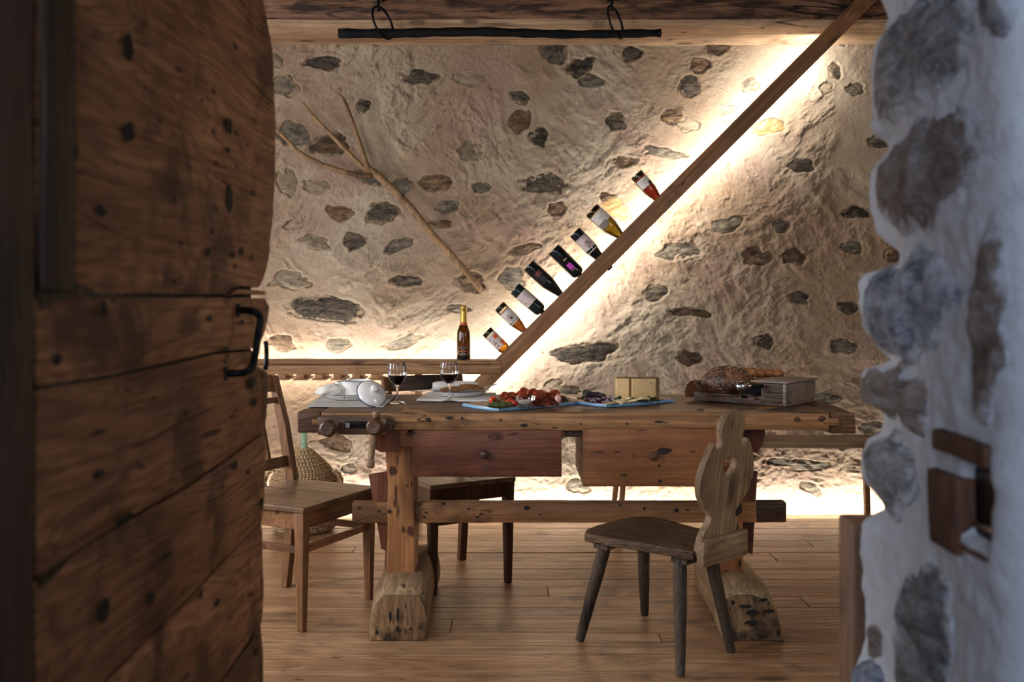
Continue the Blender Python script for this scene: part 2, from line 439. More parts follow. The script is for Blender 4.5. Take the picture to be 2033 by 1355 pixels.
M['grey_back'] = wood('grey_backboard', C(178, 146, 110), C(122, 94, 66), 'Y', 1.5, knots=0.6, stains=0.3, pits=0.5, rough=0.6, bump=0.6, cracks=0.5, var=0.04)
M['grey_cleat'] = wood('grey_cleat', C(178, 146, 110), C(122, 94, 66), 'X', 1.5, knots=0.6, stains=0.3, pits=0.5, rough=0.6, bump=0.6, cracks=0.5, var=0.04, holes=1.0)
M['post_brown'] = wood('post_brown', C(150, 116, 90), C(112, 82, 60), 'Z', 1.5, stains=0.4, pits=0.3, rough=0.7)
M['grey_seat'] = wood('grey_seat', C(130, 98, 68), C(84, 60, 40), 'Y', 1.6, knots=0.7, stains=0.6, pits=0.8, rough=0.55, bump=0.7, cracks=1.3, var=0.04)
M['grey_leg'] = wood('grey_leg', C(118, 96, 76), C(64, 50, 40), 'Z', 2.0, knots=0.2, stains=0.5, pits=0.5, rough=0.6, bump=0.6, cracks=0.8, var=0.15)
M['beam'] = wood('sloping_timber', C(172, 122, 78), C(122, 82, 48), 'Z', 0.9, knots=0.3, stains=0.1, pits=0.3, rough=0.5, bump=0.2, cracks=0.5, var=0.02)
M['ledge'] = wood('ledge_timber', C(176, 132, 86), C(128, 88, 54), 'X', 0.9, knots=0.3, stains=0.3, pits=0.4, rough=0.5, bump=0.25, cracks=1.0, var=0.1)
M['slat'] = wood('slat_timber', C(190, 140, 92), C(150, 104, 64), 'Y', 1.0, pits=0.2, rough=0.5, bump=0.15, var=0.12)
M['wall_bench'] = wood('wall_bench', C(168, 138, 102), C(126, 98, 68), 'X', 1.0, knots=0.3, stains=0.3, pits=0.3, rough=0.3, bump=0.15, var=0.05, spec=0.5)
M['beam_low'] = wood('ceiling_beam_pale', C(206, 164, 110), C(158, 114, 66), 'X', 0.8, knots=0.2, stains=0.15, pits=0.5, rough=0.6, bump=0.4, cracks=1.6, var=0.02, sat=0.78)
M['beam_bark'] = wood('ceiling_beam_bark', C(176, 122, 76), C(112, 72, 42), 'X', 0.8, knots=0.5, stains=1.35, pits=0.9, rough=0.7, bump=0.9, cracks=1.2, stain_col=C(34, 17, 12), var=0.02, stain_scale=3, stain_st=(1.1, 6), sat=0.85)
M['door'] = wood('old_door', C(204, 142, 90), C(146, 94, 55), 'Y', 1.5, knots=0.9, stains=0.75, pits=0.9, rough=0.6, bump=0.6, cracks=0.9, var=0.04, ring=1.0, stain_scale=4.5, holes=1.2, sat=0.95)
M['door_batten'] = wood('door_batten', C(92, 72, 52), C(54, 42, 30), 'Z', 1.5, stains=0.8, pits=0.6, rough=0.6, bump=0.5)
M['jamb_wood'] = wood('frame_wood', C(96, 76, 64), C(50, 38, 32), 'Z', 1.2, stains=0.5, pits=0.3, rough=0.55, bump=0.4)
M['fork'] = wood('fork_ash', C(172, 134, 92), C(120, 88, 56), 'Z', 1.6, knots=0.4, stains=0.3, pits=0.3, rough=0.6, bump=0.4, var=0.02)
M['timber_in'] = wood('timber_insert', C(124, 82, 58), C(78, 46, 32), 'Z', 3, stains=0.6, pits=0.3, rough=0.7, bump=0.5)
M['tray'] = wood('tray_wood', C(92, 62, 44), C(52, 34, 24), 'X', 2.0, stains=0.5, pits=0.4, rough=0.42, bump=0.3, var=0.1)
M['tray_light'] = wood('tray_grey', C(146, 128, 118), C(110, 92, 82), 'X', 2.0, stains=0.3, pits=0.4, rough=0.35, bump=0.2, var=0.03, spec=0.5)
M['vise'] = wood('vise_wood', C(112, 74, 48), C(60, 38, 26), 'X', 2.0, stains=0.7, pits=0.5, rough=0.35, bump=0.3, spec=0.5)
M['handle_wood'] = wood('vise_handle', C(176, 140, 104), C(130, 98, 68), 'Z', 2.0, stains=0.2, pits=0.3, rough=0.4, bump=0.2)
M['iron'] = plain('black_iron', C(30, 28, 28), 0.45, 0.8, nscale=60, namt=0.3, bump=0.4)
M['charred'] = plain('charred_pole', C(13, 13, 14), 0.75, 0.0, 0.2, nscale=40, namt=0.35, bump=0.6)
M['steel'] = plain('steel', C(190, 190, 195), 0.22, 1.0)
M['enamel'] = plain('white_enamel', C(226, 224, 220), 0.12, 0.0, 0.5, nscale=8, namt=0.03, coat=0.5)
M['enamel_blue'] = plain('blue_enamel_rim', C(28, 42, 84), 0.15, coat=0.5)
M['linen'] = plain('linen', C(204, 198, 190), 0.9, nscale=180, namt=0.06, bump=0.3)
M['linen_grey'] = plain('linen_grey', C(176, 172, 166), 0.9, nscale=180, namt=0.07, bump=0.3)
M['label_white'] = plain('label_white', C(214, 208, 198), 0.6, nscale=30, namt=0.03)
M['thin_glass'] = thin_glass('thin_glass', (0.97, 0.97, 0.97, 1)); M['glass'] = plain('clear_glass', (1, 1, 1, 1), 0.0, trans=1.0, ior=1.45)
M['wine'] = plain('red_wine', (0.012, 0.001, 0.002, 1), 0.02, trans=0.3, ior=1.34)
M['plaster'] = plaster('lime_plaster', [C(138, 115, 92), C(160, 144, 123), C(146, 119, 103), C(174, 160, 140)], 1.0, 0.8)
M['plaster_jamb'] = plaster('whitewashed_plaster', [C(176, 177, 182), C(196, 197, 202), C(164, 163, 168), C(140, 138, 142)], 2.0, 0.5, 120)
M['plaster_plain'] = plaster('room_plaster', [C(176, 158, 136), C(190, 172, 150), C(182, 164, 142), C(196, 182, 160)], 1.0, 0.3)
DUST = C(144, 124, 98)
M['st_dark'] = stone('stone_dark', C(34, 29, 25), C(80, 68, 55), DUST, 0.1)
M['st_brown'] = stone('stone_brown', C(52, 38, 27), C(108, 82, 58), DUST, 0.2)
M['st_grey'] = stone('stone_grey', C(62, 56, 48), C(118, 106, 88), DUST, 0.4)
M['st_light'] = stone('stone_light', C(116, 100, 82), C(154, 136, 112), DUST, 0.6)
M['st_tan'] = stone('stone_tan', C(150, 112, 70), C(196, 160, 108), DUST, 0.3)
WASH = C(178, 180, 186)
M['sj_dark'] = stone('jamb_stone_dark', C(74, 74, 78), C(130, 128, 130), WASH, 0.4, 0.9)
M['sj_brown'] = stone('jamb_stone_brown', C(104, 88, 80), C(148, 136, 130), WASH, 0.45, 0.9)
M['sj_blue'] = stone('jamb_stone_blue', C(66, 72, 86), C(136, 142, 154), WASH, 0.4, 0.9)

# ================================================================== the room
WY = 5.60     # plane of the back wall
STONES = [ # x, y, w, h, turn, kind, (relief: + proud / - recessed, in mm)
 (640,125,72,27,0,'dark'),(567,172,50,38,5,'grey'),(722,210,27,25,0,'dark'),(833,153,72,28,0,'dark'),(933,158,68,24,0,'light'),
 (1100,103,52,50,0,'dark'),(1153,133,64,34,-25,'dark'),(1172,160,58,28,10,'grey'),(1255,107,42,30,-10,'dark'),(1031,193,40,24,6,'dark'),
 (1034,242,42,50,0,'brown'),(1070,272,42,38,20,'dark'),(1222,242,40,38,0,'dark'),(1336,230,46,30,-10,'brown'),(1368,247,44,28,10,'light'),
 (1371,170,44,42,-20,'dark'),(1390,129,44,30,0,'brown'),(1425,95,52,28,-18,'brown'),(1490,169,32,28,0,'grey'),(1657,140,28,32,0,'grey'),
 (1697,178,36,24,10,'grey'),(1525,252,64,34,-12,'tan'),(1588,330,54,28,6,'dark'),(1320,302,84,22,10,'grey'),(1238,320,54,25,0,'brown'),
 (1080,365,100,40,6,'dark'),(1107,415,38,30,0,'brown'),(1205,392,34,20,0,'brown'),(1222,415,66,36,25,'tan'),(955,373,38,20,0,'grey'),
 (868,363,68,33,0,'brown'),(798,370,40,34,0,'grey'),(652,288,84,40,-5,'brown'),(582,266,60,52,6,'grey'),(732,352,60,24,20,'grey'),
 (628,370,56,26,6,'light'),(572,362,38,52,-25,'light'),(675,424,54,31,12,'brown'),(760,422,64,40,0,'dark'),(890,411,44,28,-15,'grey'),
 (876,445,50,16,0,'brown'),(704,480,44,33,12,'dark'),(625,480,60,26,12,'light'),(790,488,60,22,-18,'grey'),(583,447,36,20,0,'light'),
 (577,557,72,36,0,'light'),(806,558,64,20,0,'dark'),(935,560,62,38,10,'brown'),(1015,552,54,42,-10,'grey'),(649,614,136,50,7,'dark'),
 (910,613,48,15,5,'grey'),(1040,495,62,20,-12,'brown'),(668,686,48,30,-10,'grey'),(560,680,56,30,8,'brown'),(800,680,76,22,-20,'grey'),
 (1445,447,60,31,-12,'grey'),(1552,450,32,30,12,'grey'),(1704,423,62,24,0,'dark'),(1350,500,88,33,-5,'grey'),(1500,511,52,38,-12,'brown'),
 (1575,511,48,33,0,'brown'),(1692,492,46,24,6,'grey'),(1774,508,32,30,0,'brown'),(1303,583,46,36,0,'grey'),(1375,621,84,18,3,'brown'),
 (1588,592,42,26,8,'dark'),(1683,612,46,24,6,'dark'),(1517,678,42,30,0,'dark'),(1670,687,50,32,8,'grey'),(1368,712,54,28,6,'brown'),
 (1162,702,120,44,-6,'dark'),(1130,776,54,22,4,'grey'),(1102,765,36,24,0,'light'),(1602,924,84,22,0,'grey'),(1610,970,46,20,25,'grey'),
 (1548,918,58,14,4,'grey'),(668,882,62,32,8,'brown'),(1146,966,50,26,8,'grey'),(694,932,34,20,10,'grey'),(1712,762,56,22,6,'light'),
 (1640,792,50,26,-6,'grey'),(1735,850,50,28,0,'grey'),(545,120,40,30,30,'light'),(1425,760,60,30,0,'grey'),(935,300,56,36,-10,'light'),
 (1756,280,60,26,0,'grey'),(1660,80,40,16,25,'grey'),(1230,490,40,24,0,'light'),(1308,425,50,34,0,'light'),(1452,225,44,30,0,'light'),
 (1640,175,30,24,0,'light'),(500,300,60,44,0,'grey'),(480,520,70,40,5,'brown'),(1830,380,60,34,0,'dark'),(1850,600,64,36,-8,'brown'),(1480,905,44,22,0,'light')]
rs = random.Random(3); ST = []
for (x, y, w, h, a, kd) in STONES:
    cx = (x - CX) * WY / F; cz = EYE - (y - HZ) * WY / F
    ph = [rs.uniform(0, 6.28) for _ in range(4)]; am = [rs.uniform(0.03, 0.10), rs.uniform(0.04, 0.13), rs.uniform(0.03, 0.09), rs.uniform(0.02, 0.05)]
    ST.append((cx, cz, w * WY / F / 2, h * WY / F / 2, math.radians(-a), kd, ph, am))
def rshape(th, ph, am):
    r = 1.0
    for i, k in enumerate((2, 3, 5, 8)): r = r + am[i] * np.cos(k * th + ph[i])
    return r
def wall_low(X, Z):
    return 0.020 * fbm(X * 1.1, Z * 1.1, 3, 1) + 0.007 * fbm(X * 4.2 + 9, Z * 4.2, 3, 5)
def wall_height(X, Z):
    h = wall_low(X, Z)
    wx = X + 0.05 * fbm(X * 5, Z * 5, 3, 61); wz = Z + 0.05 * fbm(X * 5 + 7, Z * 5, 3, 67)
    u = wx * 0.80 + wz * 0.60; v = -wx * 0.60 + wz * 0.80          # trowelled obliquely
    def flakes(p, q, s): # edges of thin plaster layers, each a small sharp scarp
        f = fbm(p, q, 5, s, 0.62); r = 0
        for t in (-0.22, -0.06, 0.08, 0.22): r = r + sstep(t - 0.018, t + 0.018, f)
        return r
    patch = sstep(0.0, 0.22, fbm(X * 2.0 + 4, Z * 2.0, 4, 21))
    h = h + patch * 0.0034 * flakes(u * 7, v * 19, 31)
    p2 = sstep(0.0, 0.22, fbm(X * 1.8 + 14, Z * 1.8 + 3, 4, 25))
    h = h + p2 * 0.0032 * flakes(u * 19, v * 8, 35)
    rough = 0.30 + 0.9 * sstep(-0.05, 0.30, fbm(X * 2.7 + 1, Z * 2.7 + 8, 4, 29))
    h = h + rough * (0.0050 * fbm(wx * 26, wz * 36, 4, 41, 0.68) + 0.0020 * fbm(X * 85, Z * 85, 2, 51))
    low = sstep(1.25, 0.25, Z)                                      # rougher towards the floor
    h = h + low * (0.013 * fbm(wx * 10, wz * 16, 5, 71, 0.65) + 0.006 * ridge(wx * 20, wz * 30, 2, 77))
    warp = fbm(X * 30, Z * 30, 3, 91) * 0.22 + fbm(X * 11, Z * 11, 2, 95) * 0.16
    for (cx, cz, rx, rz, a, kd, ph, am) in ST:
        m = (np.abs(X - cx) < rx * 2.2 + .05) & (np.abs(Z - cz) < max(rz, rx * .6) * 2.2 + .05)
        if not m.any(): continue
        dx = X[m] - cx; dz = Z[m] - cz; ca, sa = math.cos(a), math.sin(a)
        px = (dx * ca + dz * sa) / rx; pz = (-dx * sa + dz * ca) / rz
        q = np.hypot(px, pz) / rshape(np.arctan2(pz, px), ph, am) + warp[m]
        h[m] += -0.020 * sstep(1.08, 0.90, q) + 0.0022 * np.exp(-((q - 1.2) / 0.16) ** 2)
    return h
def axis_pts(lo, a, b, hi, st, cs):
    return np.concatenate([np.arange(lo, a, cs), np.arange(a, b, st), np.arange(b, hi + cs * .99, cs)])
xs = axis_pts(-3.3, -1.75, 2.45, 3.2, 0.0054, 0.05); zs = np.arange(-0.02, 2.96, 0.0054)
XX, ZZ = np.meshgrid(xs, zs); HH = wall_height(XX, ZZ)
wall_back = link('wall_back', grid_mesh('wall_back', XX, WY - HH, ZZ), M['plaster'], smooth=True); tag(wall_back, kind='structure')

def polar_stone(name, fn, mat, parent, rings=7, seg=30):
    """fn(q, th) -> world point; a dome whose rim is buried"""
    bm = bmesh.new(); rl = bm.verts.layers.float.new('rim'); rr = [bm.verts.new(fn(0, 0))]; prev = None
    for i in range(1, rings + 1):
        q = i / (rings - 1)
        ring = [bm.verts.new(fn(q, 2 * math.pi * k / seg)) for k in range(seg)]
        for v_ in ring: v_[rl] = min(q, 1.0)
        for k in range(seg):
            j = (k + 1) % seg
            if prev is None: bm.faces.new((rr[0], ring[k], ring[j]))
            else: bm.faces.new((prev[k], ring[k], ring[j], prev[j]))
        prev = ring
    return obj(name, bm, mat, parent, angle=38)

for i, (cx, cz, rx, rz, a, kd, ph, am) in enumerate(ST):
    base = float(wall_low(np.array([cx]), np.array([cz]))[0]); ca, sa = math.cos(a), math.sin(a)
    tilt = (rs.uniform(-.006, .006), rs.uniform(-.006, .006)); proud = rs.uniform(-0.007, 0.001)
    def fn(q, th):
        r = float(rshape(th, ph, am)); qq = min(q, 1.0) * 1.12
        lx = rx * r * qq * math.cos(th); lz = rz * r * qq * math.sin(th)
        x = lx * ca - lz * sa; z = lx * sa + lz * ca
        n3 = Vector((x * 26 + i * 9.1, z * 40, i * 1.7))
        hgt = proud + 0.006 * (1 - qq * qq) + 0.009 * noise.noise(n3) + 0.005 * noise.noise(n3 * 2.7) + tilt[0] * lx / rx + tilt[1] * lz / rz
        if q > 1.0: hgt -= 0.03
        if q > .97 and q <= 1: hgt -= 0.004
        return (cx + x, WY - base - hgt, cz + z)
    polar_stone('stone', fn, M['st_' + kd], wall_back, rings=8 if rx > .08 else 6, seg=32 if rx > .08 else 22)

# floor: base slab and boards running across the room
bm = bmesh.new(); box(bm, 7.2, 9.2, 0.06, T(-0.05, 1.5, -0.075)); floor = obj('floor', bm, M['floor']); tag(floor, kind='structure')
y = 1.9; r = random.Random(5); k = 0
while y < WY + 0.02:
    wv = r.uniform(0.105, 0.165)
    if y + wv > WY - 0.06: wv = WY + 0.03 - y
    cut = -3.25 + r.uniform(1.2, 5.0); ends = [-3.25, cut, 3.15]
    for a, b in zip(ends[:-1], ends[1:]):
        bm = wbox(b - a - 0.0025, wv - 0.0028, 0.03, bev=0.0022, seg=1, cut=0.5, wob=0.0008, seed=k)
        o = obj('floor_board', bm, M['floor'], floor, angle=40); o.location = ((a + b) / 2, y + wv / 2, -0.015 + r.uniform(-.0012, .0006)); k += 1
    y += wv

# side walls, ceiling (off camera; the left wall holds a window)
bm = bmesh.new()
box(bm, 0.3, 2.05, 3.0, T(-3.45, 1.95, 1.48)); box(bm, 0.3, 1.32, 3.0, T(-3.45, 5.01, 1.48))
box(bm, 0.3, 1.38, 0.93, T(-3.45, 3.66, 0.44)); box(bm, 0.3, 1.38, 0.80, T(-3.45, 3.66, 2.57))
wl = obj('wall_left', bm, M['plaster_plain']); tag(wl, kind='structure')
bm = bmesh.new(); box(bm, 0.3, 4.75, 3.0, T(3.35, 3.29, 1.48)); wr = obj('wall_right', bm, M['plaster_plain']); tag(wr, kind='structure')
bm = bmesh.new(); box(bm, 7.2, 4.9, 0.12, T(0, 3.3, 3.02)); tag(obj('ceiling', bm, M['bench_dark']), kind='structure')
wf = empty('window_1', (-3.42, 3.66, 1.54)); tag(wf, kind='structure')
for s in (-1, 0, 1): obj('window_frame', wbox(0.05, 0.05, 1.25, T(0, s * 0.66, 0), bev=.004), M['chair_wood'], wf)
for s in (-1, 1): obj('window_frame', wbox(0.05, 1.36, 0.05, T(0, 0, s * 0.6), bev=.004), M['chair_wood'], wf)

# ceiling beam over the wall: barked face, pale hewn underside
cb = empty('ceiling_beam', (0.2, 5.38, 2.66)); tag(cb, 'rough hewn wooden ceiling beam with bark on its face above the stone wall', 'beam')
def strip_mesh(name, rows, x0, x1, n, mat, parent, seed, wob):
    xs_ = np.linspace(x0, x1, n); prof = np.array(rows)
    X_ = np.tile(xs_, (len(rows), 1)); Y_ = np.tile(prof[:, :1], (1, n)); Z_ = np.tile(prof[:, 1:], (1, n))
    s = prof.cumsum(0)[:, :1]
    e = fbm(X_ * 1.4 + seed, Z_ * 14 + Y_ * 14, 4, seed) * wob
    Y_ = Y_ - e; Z_ = Z_ + e * 0.6
    loc = parent.location
    return link(name, grid_mesh(name, X_ - loc.x, Y_ - loc.y, Z_ - loc.z), mat, parent, True)
low = [(5.66, 2.600), (5.60, 2.612), (5.56, 2.616), (5.50, 2.624), (5.44, 2.633), (5.40, 2.642), (5.375, 2.652), (5.362, 2.664), (5.358, 2.676), (5.357, 2.688)]
face = [(5.357, 2.688), (5.358, 2.696), (5.356, 2.706), (5.354, 2.72), (5.352, 2.74), (5.352, 2.76), (5.355, 2.79), (5.36, 2.83), (5.37, 2.88), (5.38, 2.96), (5.66, 2.96)]
strip_mesh('hewn_underside', low, -3.3, 3.2, 330, M['beam_low'], cb, 3, 0.010)
strip_mesh('bark_face', face, -3.3, 3.2, 330, M['beam_bark'], cb, 3, 0.010)

# ------------------------------------------------------------------ front wall with its doorway
SIL = [(-40,1762),(0,1752),(30,1768),(55,1764),(80,1744),(110,1734),(140,1728),(180,1733),(235,1734),(258,1726),(272,1740),(284,1766),(296,1764),(320,1748),
       (345,1732),(400,1728),(430,1734),(462,1745),(480,1758),(500,1788),(515,1790),(530,1780),(540,1722),(560,1708),(600,1704),(650,1711),(690,1736),(712,1762),
       (722,1768),(730,1716),(745,1705),(780,1706),(800,1712),(812,1742),(830,1751),(860,1747),(872,1722),(900,1710),(940,1709),(965,1722),(985,1742),(1010,1758),
       (1020,1744),(1032,1716),(1044,1706),(1080,1706),(1150,1708),(1220,1714),(1262,1720),(1300,1712),(1340,1694),(1400,1690),(1500,1700),(2200,1700)]
sy_ = [a for a, b in SIL]; sx_ = [b for a, b in SIL]
YF, YN = 1.76, 1.26
def XF(z):
    yy = HZ + (EYE - z) * F / YF
    return (np.interp(yy, sy_, sx_) - CX) * YF / F
def XJ(Y, z):
    w = sstep(0.0, 1.0, (Y - YN) / (YF - YN))
    near = 0.612 + 0.006 * fbm(z * 3, z * 0 + 1, 3, 9)
    far = XF(z); sm = np.clip((Y - 1.5) / 0.26, 0, 1) ** 2
    farx = 0.625 * (1 - sm) + far * sm
    return near * (1 - w) + farx * w
zz = np.arange(-0.02, 2.94, 0.008)
ys = np.concatenate([np.linspace(YN + .02, 1.64, 52), np.linspace(1.648, YF, 18)])
prof = []
for i, z in enumerate(zz):
    z = float(z); xf = float(XF(z)); xn = float(XJ(np.array([YN]), z)[0])
    row = [(3.3, 1.21), (2.0, 1.205), (1.3, 1.2), (1.0, 1.2), (0.85, 1.2), (0.76, 1.202), (0.70, 1.206), (0.66, 1.213), (0.635, 1.225), (xn + .006, 1.244)]
    row += list(zip(XJ(ys, z), ys)); row += [(xf + .012, YF + .02), (xf + .035, YF + .036), (xf + .08, YF + .05), (xf + .2, YF + .055), (1.2, 1.82), (2.2, 1.82), (3.3, 1.82)]
    prof.append(row)
PR = np.array(prof); Xp, Yp = PR[:, :, 0], PR[:, :, 1]; Zp = np.tile(zz[:, None], (1, Xp.shape[1]))
inj = ((Yp > YN) & (Yp < YF + .001) & (Xp < 0.72)).astype(float)
dsp = 0.009 * fbm(Yp * 9, Zp * 9, 4, 81) + 0.004 * fbm(Yp * 40, Zp * 40, 3, 85)
# recess for the latch
yl, yh = 1.294, 1.372
def zpx(y, d): return EYE - (y - HZ) * d / F
zl, zh = zpx(1068, 1.33), zpx(925, 1.33)
rec = sstep(yl - .008, yl + .008, Yp) * sstep(yh + .008, yh - .008, Yp) * sstep(zl - .008, zl + .008, Zp) * sstep(zh + .008, zh - .008, Zp)
Xp = Xp + (-dsp + 0.075 * rec) * inj
Yp = Yp + 0.006 * fbm(Xp * 8, Zp * 8, 4, 87) * (Xp > 0.64) * (Yp < 1.25)
wall_front = link('wall_front', grid_mesh('wall_front', Xp, Yp, Zp), M['plaster_jamb'], smooth=True); tag(wall_front, kind='structure')
bm = bmesh.new()
box(bm, 2.68, 0.55, 2.97, T(-1.99, 1.50, 1.465), bev=0.02); box(bm, 6.5, 0.55, 0.86, T(0, 1.5, 2.52), bev=0.02)
obj('wall_front_mass', bm, M['plaster_jamb'], wall_front)

def jamb_pt(x, y):
    Y = 1.6
    for _ in range(12): Y = min(1.80, max(1.2, float(XJ(np.array([Y]), EYE - (y - HZ) * Y / F)[0]) * F / (x - CX)))
    z = EYE - (y - HZ) * Y / F
    return Y, z
def jamb_stone(poly, mat, hgt, seed, name='stone'):
    pts = [jamb_pt(x, y) for x, y in poly]; n = len(pts)
    cy = sum(p[0] for p in pts) / n; cz = sum(p[1] for p in pts) / n
    # closed smooth outline by angle
    an = sorted([(math.atan2(p[1] - cz, p[0] - cy), math.hypot(p[0] - cy, p[1] - cz)) for p in pts])
    aa = [a - 2 * math.pi for a, _ in an] + [a for a, _ in an] + [a + 2 * math.pi for a, _ in an]; rr_ = [b for _, b in an] * 3
    def fn(q, th):
        if th > math.pi: th -= 2 * math.pi
        r = float(np.interp(th, aa, rr_)); qq = min(q, 1.0)
        Y = cy + r * qq * math.cos(th); z = cz + r * qq * math.sin(th)
        n3 = Vector((Y * 14 + seed * 7, z * 14, seed))
        h = hgt * (1 - qq ** 3) + 0.012 * noise.noise(n3) * (1 - qq ** 4) + 0.006 * noise.noise(n3 * 2.6) - 0.001
        if q > 1: h -= 0.04
        yc = min(Y, YF); x = float(XJ(np.array([yc]), z)[0]) - h + (max(0, Y - YF) * 1.6 + 0.004 if Y > YF - .01 else 0)
        return (x, Y, z)
    return polar_stone(name, fn, mat, wall_front, rings=11, seg=40)
JS = [([(1740,90),(1760,60),(1800,22),(1850,4),(1900,-20),(1955,-20),(1948,60),(1925,100),(1895,150),(1850,195),(1800,225),(1755,245),(1734,235),(1730,140)],'dark',.016),
      ([(1942,-30),(1996,-30),(1996,72),(1965,60),(1944,30)],'dark',.012),
      ([(1772,300),(1800,270),(1850,232),(1905,212),(1945,222),(1968,270),(1962,330),(1925,375),(1880,400),(1874,440),(1820,452),(1770,445),(1738,412),(1732,360),(1745,325)],'brown',.018),
      ([(1722,548),(1790,538),(1880,545),(1925,562),(1932,590),(1880,640),(1878,670),(1830,695),(1780,700),(1742,690),(1712,645),(1708,585)],'blue',.020),
      ([(1710,735),(1752,742),(1800,762),(1836,742),(1848,762),(1842,800),(1836,878),(1808,850),(1780,822),(1745,812),(1714,806)],'brown',.010),
      ([(1724,880),(1760,874),(1798,880),(1820,920),(1812,985),(1785,1005),(1752,1000),(1724,965),(1712,925)],'dark',.012),
      ([(1768,1400),(1774,1260),(1788,1165),(1815,1128),(1860,1132),(1888,1160),(1885,1230),(1892,1320),(1872,1400)],'dark',.014),
      ([(1955,450),(1985,440),(1992,520),(1985,640),(1975,780),(1950,860),(1928,820),(1932,700),(1930,600),(1945,520)],'brown',.010),
      ([(1696,1330),(1730,1308),(1760,1330),(1770,1400),(1700,1400)],'blue',.012),
      ([(1722,1270),(1750,1262),(1757,1290),(1745,1308),(1724,1300)],'brown',.006)]
for i, (pl, kd, hg) in enumerate(JS): jamb_stone(pl, M['sj_' + kd], hg, i + 1.3)
# timber lining and iron plate of the latch recess
def jb(x0, y0, x1, y1, dep, mat, name, seed, out=0.012):
    Ya, za = jamb_pt(x0, y0); Yb, zb = jamb_pt(x1, y1)
    bm = wbox(dep, abs(Ya - Yb), abs(za - zb), bev=.006, wob=.004, cut=.03, seed=seed)
    o = obj(name, bm, mat, wall_front, angle=45); o.location = (0.613 - out + dep / 2, (Ya + Yb) / 2, (za + zb) / 2); return o
jb(1866, 852, 1966, 932, 0.07, M['timber_in'], 'timber_lining', 2, .012)
jb(1858, 926, 1910, 1106, 0.07, M['timber_in'], 'timber_lining', 4, .008)
jb(1896, 1068, 1966, 1118, 0.06, M['timber_in'], 'timber_lining', 8, .004)
jb(1900, 922, 1984, 1112, 0.03, M['iron'], 'pocket_shade', 3, -.018)  # dark backing put in for the shade inside the latch recess
o = jb(1908, 1040, 1968, 1060, 0.05, M['steel'], 'iron_plate', 9, -.012)
pw = empty('wooden_post', (0.702, 1.90, 0)); tag(pw, 'short brown wooden post standing behind the right edge of the doorway', 'post')
o = obj('post_board', wbox(0.145, 0.09, 0.785, T(0, 0, 0.3925), bev=.008, wob=.002, cut=.08), M['post_brown'], pw, angle=40)

# ------------------------------------------------------------------ left door frame and the open door
fr = obj('trim_1', wbox(0.10, 0.12, 2.15, bev=.01, wob=.002, cut=.1), M['jamb_wood'], None, angle=40); fr.location = (-0.612, 1.13, 1.06); tag(fr, kind='structure')
door = empty('door_1', (-0.565, 1.20, 0)); tag(door, kind='structure')
DX0, DX1, DY0, DY1, DT = -0.566, -0.538, 1.20, 2.21, 0.05
def door_x(Y): return DX0 + (DX1 - DX0) * (Y - DY0) / (DY1 - DY0)
def pxz(y, d): return EYE - (y - HZ) * d / F
# horizontal boards; each edge is a polyline (Y, z) so that the joints wander as in the photo
def edge(pts): return [(Y, z) for Y, z in pts]
E = [ [(DY0, 2.02), (DY1, 2.02)],
      [(DY0, 1.2045), (1.6, 1.206), (1.95, 1.2065), (2.0, 1.222), (2.06, 1.224), (DY1, 1.2215)],
      [(DY0, 1.2035), (1.6, 1.205), (1.95, 1.205), (2.0, 1.2055), (2.06, 1.2055), (DY1, 1.2045)],
      [(DY0, 1.094), (1.4, 1.091), (1.7, 1.096), (1.9, 1.100), (1.97, 1.098), (2.04, 1.096), (DY1, 1.092)],
      [(DY0, 0.866), (1.3, 0.870), (1.5, 0.878), (1.7, 0.878), (1.9, 0.888), (2.1, 0.902), (DY1, 0.908)],
      [(DY0, 0.640), (1.4, 0.672), (1.8, 0.690), (DY1, 0.716)],
      [(DY0, 0.440), (1.7, 0.462), (DY1, 0.492)],
      [(DY0, 0.250), (1.7, 0.245), (DY1, 0.240)],
      [(DY0, 0.015), (DY1, 0.015)] ]
SILD = [(-80,526),(0,528),(40,533),(60,538),(90,544),(150,547),(250,550),(330,549),(420,546),(500,538),(545,533),(566,529),(572,526),(588,528),(592,541),(640,536),(668,530),(682,521),
        (700,519),(728,520),(735,536),(790,536),(860,534),(900,534),(960,530),(1040,528),(1150,529),(1250,528),(1600,527)]
dsy = [a for a, b in SILD]; dsx = [b for a, b in SILD]
def door_edge_Y(z):
    px = float(np.interp(HZ + (EYE - z) * F / 2.2, dsy, dsx))
    return door_x(DY1) * F / (px - CX) if px < CX else DY1
